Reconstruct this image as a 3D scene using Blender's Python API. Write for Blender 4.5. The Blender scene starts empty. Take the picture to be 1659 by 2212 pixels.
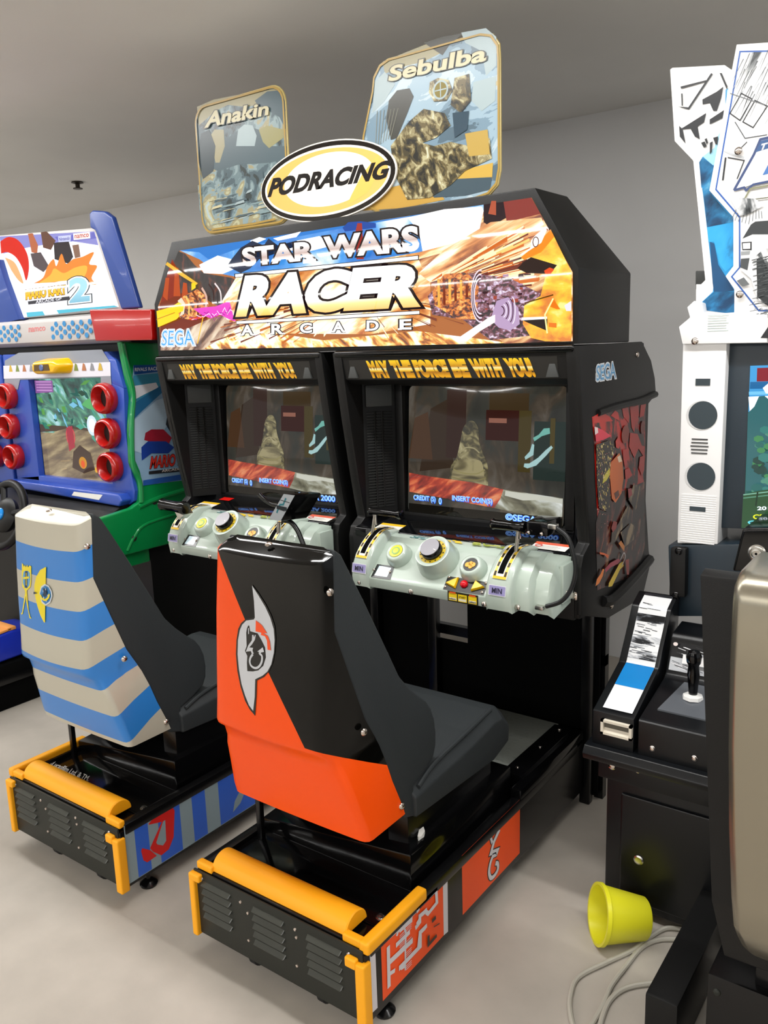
import bpy, bmesh, math, random
from mathutils import Vector, Matrix
random.seed(7)
D = bpy.data
SC = bpy.context.scene
COL = SC.collection

# ---------------------------------------------------------------- camera, light, exposure
cam = D.cameras.new('camera'); cam.sensor_fit = 'VERTICAL'; cam.sensor_height = 36.0
cam.lens = 36.0 * 1804.63 / 2212.0; cam.clip_start = 0.02
camo = D.objects.new('camera', cam); COL.objects.link(camo)
camo.location = (0.98271, -1.21334, 1.49817)
camo.rotation_euler = (1.3747466, 0.0319751, 0.6288685)
SC.camera = camo
SC.view_settings.view_transform = 'Standard'; SC.view_settings.look = 'None'
SC.view_settings.gamma = 1.0; SC.view_settings.use_curve_mapping = False
SC.view_settings.exposure = 0.0
W = D.worlds.new('store_ambience'); SC.world = W; W.use_nodes = True
W.node_tree.nodes['Background'].inputs[0].default_value = (0.93, 0.96, 1.0, 1)
W.node_tree.nodes['Background'].inputs[1].default_value = 0.60

def tube_row(y, x0, x1, watts, z=2.44, n=1, w=0.14, col=(1, 0.99, 0.972)):
    """a row of ceiling fluorescents"""
    L = (x1 - x0) / n
    for i in range(n):
        l = D.lights.new('ceiling_tube_light', 'AREA'); l.shape = 'RECTANGLE'
        l.size = L * 0.94; l.size_y = w; l.energy = watts / n; l.color = col
        ob = D.objects.new('ceiling_tube_light', l); COL.objects.link(ob)
        ob.location = (x0 + L * (i + .5), y, z)
tube_row(0.24, -1.08, 2.6, 50, n=4, w=.10)
tube_row(0.24, -6.2, -1.40, 62, n=4, w=.10)
tube_row(-4.05, -12.0, 6.0, 440, n=14)
tube_row(-8.9, -14.0, 6.0, 520, n=15)
# ---------------------------------------------------------------- materials
def lin(c):
    c /= 255.0
    return c / 12.92 if c <= 0.04045 else ((c + 0.055) / 1.055) ** 2.4
def rgb(h):
    if isinstance(h, str):
        h = tuple(int(h[i:i + 2], 16) for i in (0, 2, 4))
    return (lin(h[0]), lin(h[1]), lin(h[2]), 1.0)
_M = {}
def mat(name, h, rough=0.5, metal=0.0, emit=0.0, coat=0.0, bump=0.0, bscale=60.0, spec=0.5, mottle=0.0, mscale=6.0, alpha=1.0):
    if name in _M: return _M[name]
    m = D.materials.new(name); m.use_nodes = True; nt = m.node_tree
    b = nt.nodes['Principled BSDF']; c = rgb(h)
    b.inputs['Base Color'].default_value = c
    b.inputs['Roughness'].default_value = rough; b.inputs['Metallic'].default_value = metal
    b.inputs['Specular IOR Level'].default_value = spec
    b.inputs['Coat Weight'].default_value = coat; b.inputs['Coat Roughness'].default_value = 0.06
    if alpha < 1: b.inputs['Alpha'].default_value = alpha
    if emit:
        b.inputs['Emission Color'].default_value = c; b.inputs['Emission Strength'].default_value = emit
        b.inputs['Base Color'].default_value = (c[0] * .12, c[1] * .12, c[2] * .12, 1)
    if bump or mottle:
        tc = nt.nodes.new('ShaderNodeTexCoord')
        if bump:
            n = nt.nodes.new('ShaderNodeTexNoise'); n.inputs['Scale'].default_value = bscale; n.inputs['Detail'].default_value = 3
            nt.links.new(tc.outputs['Object'], n.inputs['Vector'])
            bp = nt.nodes.new('ShaderNodeBump'); bp.inputs['Strength'].default_value = bump; bp.inputs['Distance'].default_value = 0.002
            nt.links.new(n.outputs['Fac'], bp.inputs['Height']); nt.links.new(bp.outputs['Normal'], b.inputs['Normal'])
        if mottle:
            n = nt.nodes.new('ShaderNodeTexNoise'); n.inputs['Scale'].default_value = mscale; n.inputs['Detail'].default_value = 5
            nt.links.new(tc.outputs['Object'], n.inputs['Vector'])
            r = nt.nodes.new('ShaderNodeValToRGB')
            r.color_ramp.elements[0].position = .3; r.color_ramp.elements[1].position = .7
            r.color_ramp.elements[0].color = tuple(x * (1 - mottle) for x in c[:3]) + (1,)
            r.color_ramp.elements[1].color = tuple(min(1, x * (1 + mottle)) for x in c[:3]) + (1,)
            nt.links.new(n.outputs['Fac'], r.inputs['Fac']); nt.links.new(r.outputs['Color'], b.inputs['Base Color'])
            if emit: nt.links.new(r.outputs['Color'], b.inputs['Emission Color'])
    _M[name] = m
    return m
def ramp_mat(name, axis, stops, emit=0.0, rough=0.3, metal=0.0):
    """a print whose inks change along one axis (metres)"""
    if name in _M: return _M[name]
    m = D.materials.new(name); m.use_nodes = True; nt = m.node_tree; b = nt.nodes['Principled BSDF']
    g = nt.nodes.new('ShaderNodeNewGeometry'); s = nt.nodes.new('ShaderNodeSeparateXYZ')
    nt.links.new(g.outputs['Position'], s.inputs[0])
    mr = nt.nodes.new('ShaderNodeMapRange'); a0, a1 = stops[0][0], stops[-1][0]
    mr.inputs['From Min'].default_value = a0; mr.inputs['From Max'].default_value = a1
    nt.links.new(s.outputs['xyz'.index(axis)], mr.inputs['Value'])
    r = nt.nodes.new('ShaderNodeValToRGB'); e = r.color_ramp.elements
    while len(e) < len(stops): e.new(0.5)
    for q, (p, h) in zip(e, stops): q.position = (p - a0) / (a1 - a0); q.color = rgb(h)
    nt.links.new(mr.outputs[0], r.inputs['Fac'])
    b.inputs['Roughness'].default_value = rough; b.inputs['Metallic'].default_value = metal
    if emit:
        nt.links.new(r.outputs['Color'], b.inputs['Emission Color']); b.inputs['Emission Strength'].default_value = emit
        b.inputs['Base Color'].default_value = (.08, .08, .08, 1)
    else:
        nt.links.new(r.outputs['Color'], b.inputs['Base Color'])
    _M[name] = m
    return m
def ink(h, rough=0.35): return mat('ink_' + h, h, rough)                 # printed colour
EM = 1.0
def glow(h, e=1.0): return mat('backlit_%s_%g' % (h, e), h, 0.025, emit=e * EM)   # backlit print
def pix(h, e=1.0): return mat('screen_%s_%g' % (h, e), h, 0.03, emit=e, spec=.3)          # lit screen

BLACK = mat('black_plastic', '101010', 0.42, spec=.3, bump=.12, bscale=400)
BLACKG = mat('black_gloss_plastic', '080809', 0.10, spec=.4)
BLACKM = mat('black_painted_metal', '0b0b0c', 0.24, spec=.4)
def noise_mat(name, scale, stops, stretch=(1, 1, 1), rot=(0, 0, 0), detail=6, dist=0.0, emit=0.0, rough=.3, spec=.5, const=False):
    """a printed or filmed texture: inks picked by a stretched noise"""
    if name in _M: return _M[name]
    m = D.materials.new(name); m.use_nodes = True; nt = m.node_tree; b = nt.nodes['Principled BSDF']
    tc = nt.nodes.new('ShaderNodeTexCoord'); mp = nt.nodes.new('ShaderNodeMapping')
    mp.vector_type = 'TEXTURE'; mp.inputs['Scale'].default_value = stretch; mp.inputs['Rotation'].default_value = tuple(math.radians(q) for q in rot)
    n = nt.nodes.new('ShaderNodeTexNoise'); n.inputs['Scale'].default_value = scale; n.inputs['Detail'].default_value = detail; n.inputs['Distortion'].default_value = dist
    r = nt.nodes.new('ShaderNodeValToRGB'); e = r.color_ramp.elements
    if const: r.color_ramp.interpolation = 'CONSTANT'
    while len(e) < len(stops): e.new(0.5)
    for q, (p, h) in zip(e, stops): q.position = p; q.color = rgb(h)
    nt.links.new(tc.outputs['Object'], mp.inputs['Vector']); nt.links.new(mp.outputs['Vector'], n.inputs['Vector']); nt.links.new(n.outputs['Fac'], r.inputs['Fac'])
    b.inputs['Roughness'].default_value = rough; b.inputs['Specular IOR Level'].default_value = spec
    if emit:
        nt.links.new(r.outputs['Color'], b.inputs['Emission Color']); b.inputs['Emission Strength'].default_value = emit; b.inputs['Base Color'].default_value = (.04, .04, .04, 1)
    else: nt.links.new(r.outputs['Color'], b.inputs['Base Color'])
    _M[name] = m
    return m
DARK = mat('charcoal_vinyl', '2e3234', 0.55, spec=.3, bump=.25, bscale=500)
DARKP = mat('dark_panel_metal', '262823', 0.5, spec=.3, bump=.1, bscale=200)
PITCH = mat('unlit_black', '040404', 0.9, spec=.1)
YEL = mat('yellow_foam', 'ffae06', 0.55)
CHROME = mat('steel_screw', 'd9cdc4', 0.18, metal=1.0)
STEEL = mat('brushed_steel', 'c8c6c0', 0.25, metal=1.0)
SILVER = mat('silver_paint', 'c3bfae', 0.32, metal=.35)
PALE = mat('pale_green_grey_plastic', 'b9c7bc', 0.26, coat=.4)
WHITE = mat('white_plastic', 'f6f6f6', 0.35)

# ---------------------------------------------------------------- mesh building
class MB:
    def __init__(s, m=None):
        s.bm = bmesh.new(); s.mats = []; s.mi = 0
        if m: s.m(m)
    def m(s, m):
        if m not in s.mats: s.mats.append(m)
        s.mi = s.mats.index(m); return s
    def _take(s, t, bev=0, seg=2, hull=False):
        if hull: bmesh.ops.convex_hull(t, input=t.verts[:])
        bmesh.ops.recalc_face_normals(t, faces=t.faces[:])
        if bev:
            bmesh.ops.bevel(t, geom=t.edges[:], offset=bev, segments=seg, profile=0.6, affect='EDGES', clamp_overlap=True)
        for f in t.faces: f.material_index = s.mi; f.smooth = True
        me = D.meshes.new('tmp'); t.to_mesh(me); t.free(); s.bm.from_mesh(me); D.meshes.remove(me); return s
    def hull(s, pts, bev=0, seg=2):
        t = bmesh.new()
        for p in pts: t.verts.new(p)
        bmesh.ops.convex_hull(t, input=t.verts[:])
        bmesh.ops.dissolve_limit(t, angle_limit=0.02, verts=t.verts[:], edges=t.edges[:])
        return s._take(t, bev, seg)
    def box(s, x0, x1, y0, y1, z0, z1, bev=0, seg=2):
        return s.prism([(x0, y0), (x1, y0), (x1, y1), (x0, y1)], 'z', z0, z1, bev, seg)
    def prism(s, pts, ax, a0, a1, bev=0, seg=2):
        f = {'x': lambda p, a: (a, p[0], p[1]), 'y': lambda p, a: (p[0], a, p[1]), 'z': lambda p, a: (p[0], p[1], a)}[ax]
        return s.loft([[f(p, a0) for p in pts], [f(p, a1) for p in pts]], bev=bev, seg=seg)
    def loft(s, rings, caps=True, bev=0, seg=2, closed=True, loop=False):
        t = bmesh.new(); V = [[t.verts.new(p) for p in r] for r in rings]; n = len(rings[0])
        R = list(range(len(V) - 1)) + ([len(V) - 1] if loop else [])
        for i in R:
            a, b = V[i], V[(i + 1) % len(V)]
            for j in range(n if closed else n - 1):
                k = (j + 1) % n
                try: t.faces.new((a[j], a[k], b[k], b[j]))
                except ValueError: pass
        if caps and closed and not loop:
            t.faces.new(V[0][::-1]); t.faces.new(V[-1])
        bmesh.ops.remove_doubles(t, verts=t.verts[:], dist=1e-6)
        return s._take(t, bev, seg)
    def lathe(s, prof, p, d, n=28):
        """prof: (radius, distance along d)"""
        p = Vector(p); d = Vector(d).normalized()
        u = d.orthogonal().normalized(); v = d.cross(u)
        rings = [[tuple(p + d * h + (u * math.cos(6.2831853 * k / n) + v * math.sin(6.2831853 * k / n)) * max(r, 1e-5)) for k in range(n)] for r, h in prof]
        return s.loft(rings)
    def cyl(s, p0, p1, r, r1=None, n=20, bev=0):
        p0, p1 = Vector(p0), Vector(p1); L = (p1 - p0).length; r1 = r if r1 is None else r1
        pr = [(r - bev, 0), (r, bev), (r1, L - bev), (r1 - bev, L)] if bev else [(r, 0), (r1, L)]
        return s.lathe(pr, p0, p1 - p0, n)
    def tube(s, pts, r, n=10, caps=True):
        P = [Vector(p) for p in pts]; rings = []; u = None
        for i, p in enumerate(P):
            d = (P[min(i + 1, len(P) - 1)] - P[max(i - 1, 0)]).normalized()
            u = d.orthogonal().normalized() if u is None else (u - d * u.dot(d)).normalized()
            v = d.cross(u)
            rings.append([tuple(p + (u * math.cos(6.2831853 * k / n) + v * math.sin(6.2831853 * k / n)) * r) for k in range(n)])
        return s.loft(rings, caps=caps)
    def ball(s, c, r, sx=1, sy=1, sz=1, n=16):
        t = bmesh.new(); bmesh.ops.create_uvsphere(t, u_segments=n, v_segments=n // 2, radius=r)
        for v in t.verts: v.co = Vector((v.co.x * sx + c[0], v.co.y * sy + c[1], v.co.z * sz + c[2]))
        return s._take(t)
    def flat(s, verts, faces):
        t = bmesh.new(); V = [t.verts.new(v) for v in verts]
        for f in faces:
            try: t.faces.new([V[i] for i in f])
            except ValueError: pass
        for f in t.faces: f.material_index = s.mi
        me = D.meshes.new('tmp'); t.to_mesh(me); t.free(); s.bm.from_mesh(me); D.meshes.remove(me); return s
    def build(s, name, parent=None, origin=None, angle=38, **props):
        o = Vector(origin) if origin else (Vector(BASE[parent]) if parent else Vector((0, 0, 0)))
        for v in s.bm.verts: v.co -= o
        me = D.meshes.new(name); s.bm.to_mesh(me); s.bm.free()
        for m in s.mats: me.materials.append(m)
        me.set_sharp_from_angle(angle=math.radians(angle))
        ob = D.objects.new(name, me); COL.objects.link(ob)
        if parent: ob.parent = parent
        else: ob.location = o
        BASE[ob] = o
        for k, v in props.items(): ob[k] = v
        return ob
BASE = {}
def thing(name, loc, label, cat, group=None):
    o = D.objects.new(name, None); COL.objects.link(o); o.location = loc; o.empty_display_size = .1
    o['label'] = label; o['category'] = cat
    if group: o['group'] = group
    BASE[o] = Vector(loc); return o

def smooth_path(pts, n=6):
    P = [Vector(p) for p in pts]; out = []
    for i in range(len(P) - 1):
        a, b, c, d = P[max(i - 1, 0)], P[i], P[i + 1], P[min(i + 2, len(P) - 1)]
        for k in range(n):
            t = k / n
            out.append(.5 * ((2 * b) + (c - a) * t + (2 * a - 5 * b + 4 * c - d) * t * t + (3 * b - a - 3 * c + d) * t ** 3))
    out.append(P[-1]); return out
def ell(cx, cy, rx, ry, n=28, a0=0, a1=360):
    return [(cx + rx * math.cos(math.radians(a0 + (a1 - a0) * k / n)), cy + ry * math.sin(math.radians(a0 + (a1 - a0) * k / n))) for k in range(n if a1 - a0 == 360 else n + 1)]
def rrect(x0, y0, x1, y1, r, n=5):
    out = []
    for cx, cy, a in ((x1 - r, y1 - r, 0), (x0 + r, y1 - r, 90), (x0 + r, y0 + r, 180), (x1 - r, y0 + r, 270)):
        out += [(cx + r * math.cos(math.radians(a + 90 * k / n)), cy + r * math.sin(math.radians(a + 90 * k / n))) for k in range(n + 1)]
    return out
def dense(pts, n=5):
    return [tuple(p[:2]) for p in smooth_path([(a, b, 0) for a, b in pts], n)]

_T = {}
def glyphs(s, off=0.0, shear=0.0):
    k = (s, off, shear)
    if k in _T: return _T[k]
    cu = D.curves.new('text', 'FONT'); cu.body = s; cu.size = 1; cu.offset = off; cu.shear = shear; cu.resolution_u = 4
    ob = D.objects.new('text', cu); COL.objects.link(ob); bpy.context.view_layer.update()
    me = D.meshes.new_from_object(ob.evaluated_get(bpy.context.evaluated_depsgraph_get()))
    vs = [(v.co.x, v.co.y) for v in me.vertices]; fs = [tuple(p.vertices) for p in me.polygons]
    D.objects.remove(ob); D.curves.remove(cu); D.meshes.remove(me)
    _T[k] = (vs, fs); return _T[k]

class Art(MB):
    """a flat print: shapes lie on one real plane, each a tenth of a millimetre above the last"""
    def __init__(s, to3d, step=.00012, maxlen=None):
        MB.__init__(s); s.f = to3d; s.k = 0; s.step = step; s.maxlen = maxlen
    def _z(s): s.k += 1; return s.k * s.step
    def poly(s, pts, m, clip=None):
        s.m(m); h = s._z()
        t = bmesh.new(); V = [t.verts.new((a, b, 0)) for a, b in pts]
        f = t.faces.new(V); f.normal_update()
        if len(pts) > 4: bmesh.ops.triangulate(t, faces=[f], ngon_method='EAR_CLIP')
        for _ in range(5 if s.maxlen else 0):
            ed = [e for e in t.edges if e.calc_length() > s.maxlen]
            if not ed: break
            bmesh.ops.subdivide_edges(t, edges=ed, cuts=1); bmesh.ops.triangulate(t, faces=[f for f in t.faces if len(f.verts) > 3])
        for v in t.verts: v.co = s.f(v.co.x, v.co.y, h)
        for f in t.faces: f.material_index = s.mi
        me = D.meshes.new('tmp'); t.to_mesh(me); t.free(); s.bm.from_mesh(me); D.meshes.remove(me); return s
    def quads(s, Q, m):
        s.m(m); h = s._z(); vs = []; fs = []
        for q in Q:
            i = len(vs); vs += [s.f(a, b, h) for a, b in q]; fs.append(tuple(range(i, i + len(q))))
        return s.flat(vs, fs)
    def line(s, pts, w, m):
        """one mitred ribbon along a polyline"""
        P = [Vector(p[:2]) for p in pts]; P = [p for k, p in enumerate(P) if k == 0 or (p - P[k - 1]).length > 1e-5]; n = len(P)
        closed = (P[0] - P[-1]).length < 1e-5 and n > 3
        nr = lambda d: Vector((-d.y, d.x)); L, R = [], []
        for k in range(n):
            if closed and k in (0, n - 1): a, c = (P[0] - P[n - 2]).normalized(), (P[1] - P[0]).normalized()
            else: a = (P[k] - P[k - 1]).normalized() if k else None; c = (P[k + 1] - P[k]).normalized() if k < n - 1 else None
            a = a or c; c = c or a; q = nr(a) + nr(c); q = q.normalized() if q.length > .15 else nr(a)
            h = w / 2 / max(.45, q.dot(nr(a))); L.append(P[k] + q * h); R.append(P[k] - q * h)
        return s.quads([[tuple(L[k]), tuple(R[k]), tuple(R[k + 1]), tuple(L[k + 1])] for k in range(n - 1)], m)
    def ring(s, outer, inner, m):
        n = len(outer)
        return s.quads([[outer[i], outer[(i + 1) % n], inner[(i + 1) % n], inner[i]] for i in range(n)], m)
    def text(s, t, quad, m, off=0.0, shear=0.0, ref=None):
        """letters fitted into the corner points bl, br, tr, tl"""
        vs, fs = glyphs(t, off, shear); rv = glyphs(t, ref if ref is not None else off, shear)[0]
        x0, x1 = min(v[0] for v in rv), max(v[0] for v in rv); y0, y1 = min(v[1] for v in rv), max(v[1] for v in rv)
        s.m(m); h = s._z(); bl, br, tr, tl = quad; out = []
        for x, y in vs:
            a, b = (x - x0) / (x1 - x0), (y - y0) / (y1 - y0)
            out.append(s.f(*[(bl[i] * (1 - a) + br[i] * a) * (1 - b) + (tl[i] * (1 - a) + tr[i] * a) * b for i in (0, 1)], h))
        return s.flat(out, fs)
def on_y(y): return lambda a, b, h: (a, y - h, b)
def on_x(x): return lambda a, b, h: (x + h, a, b)
def on_z(z): return lambda a, b, h: (a, b, z + h)
def bx(a0, b0, a1, b1): return [(a0, b0), (a1, b0), (a1, b1), (a0, b1)]
def sega(art, q, w, b):
    """the blue striped four letter emblem with its white outline"""
    art.text('SEGA', q, w, .085, ref=.03); art.text('SEGA', q, b, .035, ref=.03)
    art.text('SEGA', q, w, .012, ref=.03); art.text('SEGA', q, b, -.008, ref=.03)
def screw(p, d, r, parent, m=None):
    b = MB(m or CHROME); b.lathe([(r * .2, -.002), (r, -.001), (r, .001), (r * .75, .0035), (r * .3, .0045), (0, .0046)], p, d, 14)
    return b.build('screw', parent)

# ---------------------------------------------------------------- the room
def struct(name, mb):
    o = mb.build(name); o['kind'] = 'structure'; return o
FLOORM = mat('worn_concrete_floor', 'b3aca2', 0.6, spec=.25, bump=.08, bscale=120, mottle=.10, mscale=5)
WALLM = mat('painted_wall', 'e8e8e8', 0.8, bump=.05, bscale=200, mottle=.03, mscale=2)
CEILM = mat('painted_ceiling', 'e6e5e2', 0.85, bump=.05, bscale=200, mottle=.03, mscale=2)
struct('floor', MB(FLOORM).box(-16, 8, -24, 2.58, -.1, 0))
struct('wall_back', MB(WALLM).box(-16, 8, 2.4865, 2.6, 0, 2.4574))
struct('ceiling', MB(CEILM).box(-16, 8, -24, 2.6, 2.4574, 2.56))

b = MB(mat('sprinkler_brass', '3c352c', .4, metal=.6))
b.lathe([(.03, 0), (.034, .006), (.012, .012), (.012, .03), (.026, .034), (.026, .038), (0, .04)], (-3.305, 1.804, 2.457), (0, 0, -1))
sp = b.build('ceiling_sprinkler', None, (-3.305, 1.804, 2.457))
sp['label'] = 'small dark sprinkler head on the grey ceiling above the kart cabinet'; sp['category'] = 'sprinkler'

# ---------------------------------------------------------------- the two seat units
SHELL_LV = [  # z, centre, half rear, y rear, half rim, y rim
    (1.066, -.278, .145, .062, .150, .094), (1.056, -.278, .155, .051, .159, .092), (.91, -.285, .160, .045, .171, .071),
    (.80, -.29, .163, .042, .180, .105), (.69, -.295, .165, .040, .189, .14), (.640, -.298, .166, .038, .196, .165), (.630, -.297, .168, .042, .196, .17),
    (.615, -.29, .174, .060, .197, .178), (.585, -.283, .180, .066, .199, .19), (.56, -.28, .190, .070, .2, .2),
    (.51, -.278, .199, .082, .204, .215), (.44, -.275, .212, .098, .212, .24), (.413, -.274, .212, .104, .213, .249)]
def shell_ring(z, cx, hr, yr, hb, ys, lift, bulge, ox):
    def corner(sg):
        c = Vector((cx + sg * hr, yr)); a = Vector((-.275 + sg * hb, ys)); e = Vector((cx + sg * (hr - .022), yr - bulge * .25))
        d = a - c; a2 = c + d * min(.6, .018 / max(d.length, 1e-4))
        return [tuple(a)] + [tuple(a2 * (1 - t) ** 2 + c * 2 * t * (1 - t) + e * t * t) for t in (0, .35, .7, 1)]
    L = corner(-1); R = corner(1)[::-1]
    mid = []
    for k in range(1, 10):
        t = -1 + 2 * k / 10; x = cx + t * (hr - .022); mid.append((x, yr - bulge * (1 - .75 * t * t)))
    return [(x + ox, y, z + (y - yr) * lift) for x, y in L + mid + R]
def rear_y(x, z):
    for (z1, c1, h1, y1, *_), (z0, c0, h0, y0, *_) in zip(SHELL_LV[:-1], SHELL_LV[1:]):
        if z0 <= z <= z1:
            f = (z - z0) / (z1 - z0); t = (x - (c0 + (c1 - c0) * f)) / (h0 + (h1 - h0) * f - .022)
            return y0 + (y1 - y0) * f - .010 * (1 - .75 * min(1.2, t * t))
    return .05
def conform(art, ox, maxlen=.012):
    bm = art.bm
    for _ in range(6):
        ed = [e for e in bm.edges if e.calc_length() > maxlen]
        if not ed: break
        bmesh.ops.subdivide_edges(bm, edges=ed, cuts=1)
        bmesh.ops.triangulate(bm, faces=[f for f in bm.faces if len(f.verts) > 4])
    for v in bm.verts: v.co.y += rear_y(v.co.x - ox, v.co.z)
    return art
BACK = [(.249, .399), (.206, .54), (.14, .69), (.071, .91), (.090, 1.055), (.098, 1.083), (.122, 1.066), (.145, 1.025), (.183, .951), (.254, .806),
        (.287, .737), (.321, .697), (.355, .665), (.384, .641), (.402, .615), (.412, .585), (.414, .55), (.408, .517), (.394, .494), (.350, .474), (.300, .458), (.291, .385)]
CUSH = [(.285, .465), (.576, .484), (.69, .500), (.73, .497), (.765, .465), (.772, .43), (.766, .385), (.68, .362), (.285, .384)]

def split_mat(name, stops, rough, base):
    """paint laid on in regions bounded by straight lines: stops = [(a, b, c, d)], paint where a*x+b*y+c*z+d > 0 for all"""
    m = D.materials.new(name); m.use_nodes = True; nt = m.node_tree; p = nt.nodes['Principled BSDF']
    g = nt.nodes.new('ShaderNodeNewGeometry')
    fac = None
    def math_(op, i, j=None):
        n = nt.nodes.new('ShaderNodeMath'); n.operation = op
        for k, v in ((0, i), (1, j)):
            if v is None: continue
            if isinstance(v, (int, float)): n.inputs[k].default_value = v
            else: nt.links.new(v, n.inputs[k])
        return n.outputs[0]
    for a, bb, c, d in stops:
        dp = nt.nodes.new('ShaderNodeVectorMath'); dp.operation = 'DOT_PRODUCT'; dp.inputs[1].default_value = (a, bb, c)
        nt.links.new(g.outputs['Position'], dp.inputs[0])
        f = math_('GREATER_THAN', dp.outputs['Value'], -d)
        fac = f if fac is None else math_('MULTIPLY', fac, f)
    mx = nt.nodes.new('ShaderNodeMix'); mx.data_type = 'RGBA'
    mx.inputs['A'].default_value = rgb(base[0]); mx.inputs['B'].default_value = rgb(base[1])
    nt.links.new(fac, mx.inputs['Factor']); nt.links.new(mx.outputs['Result'], p.inputs['Base Color'])
    r = nt.nodes.new('ShaderNodeMix'); r.inputs['A'].default_value = rough[0]; r.inputs['B'].default_value = rough[1]
    nt.links.new(fac, r.inputs['Factor']); nt.links.new(r.outputs[0], p.inputs['Roughness'])
    p.inputs['Specular IOR Level'].default_value = .32
    return m
def bands_mat(name, slope, y0, edges, base, alt, rough):
    """level stripes that climb along the sides: f = z - slope*(y-y0) ; alternating at the edges"""
    m = D.materials.new(name); m.use_nodes = True; nt = m.node_tree; p = nt.nodes['Principled BSDF']
    g = nt.nodes.new('ShaderNodeNewGeometry'); s = nt.nodes.new('ShaderNodeSeparateXYZ'); nt.links.new(g.outputs['Position'], s.inputs[0])
    ma = nt.nodes.new('ShaderNodeMath'); ma.operation = 'MULTIPLY_ADD'; ma.inputs[1].default_value = -slope; ma.inputs[2].default_value = slope * y0
    nt.links.new(s.outputs['Y'], ma.inputs[0])
    ad = nt.nodes.new('ShaderNodeMath'); ad.operation = 'ADD'; nt.links.new(s.outputs['Z'], ad.inputs[0]); nt.links.new(ma.outputs[0], ad.inputs[1])
    r = nt.nodes.new('ShaderNodeValToRGB'); r.color_ramp.interpolation = 'CONSTANT'; e = r.color_ramp.elements
    mr = nt.nodes.new('ShaderNodeMapRange'); mr.inputs['From Min'].default_value = .3; mr.inputs['From Max'].default_value = 1.3
    nt.links.new(ad.outputs[0], mr.inputs['Value']); nt.links.new(mr.outputs[0], r.inputs['Fac'])
    e[0].position = 0; e[0].color = rgb(base); e[1].position = edges[0] - .3; e[1].color = rgb(alt)
    for i, q in enumerate(edges[1:]):
        n = e.new(q - .3); n.color = rgb(base if i % 2 == 0 else alt)
    nt.links.new(r.outputs['Color'], p.inputs['Base Color']); p.inputs['Roughness'].default_value = rough
    p.inputs['Metallic'].default_value = .15; p.inputs['Coat Weight'].default_value = .3
    return m

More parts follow.
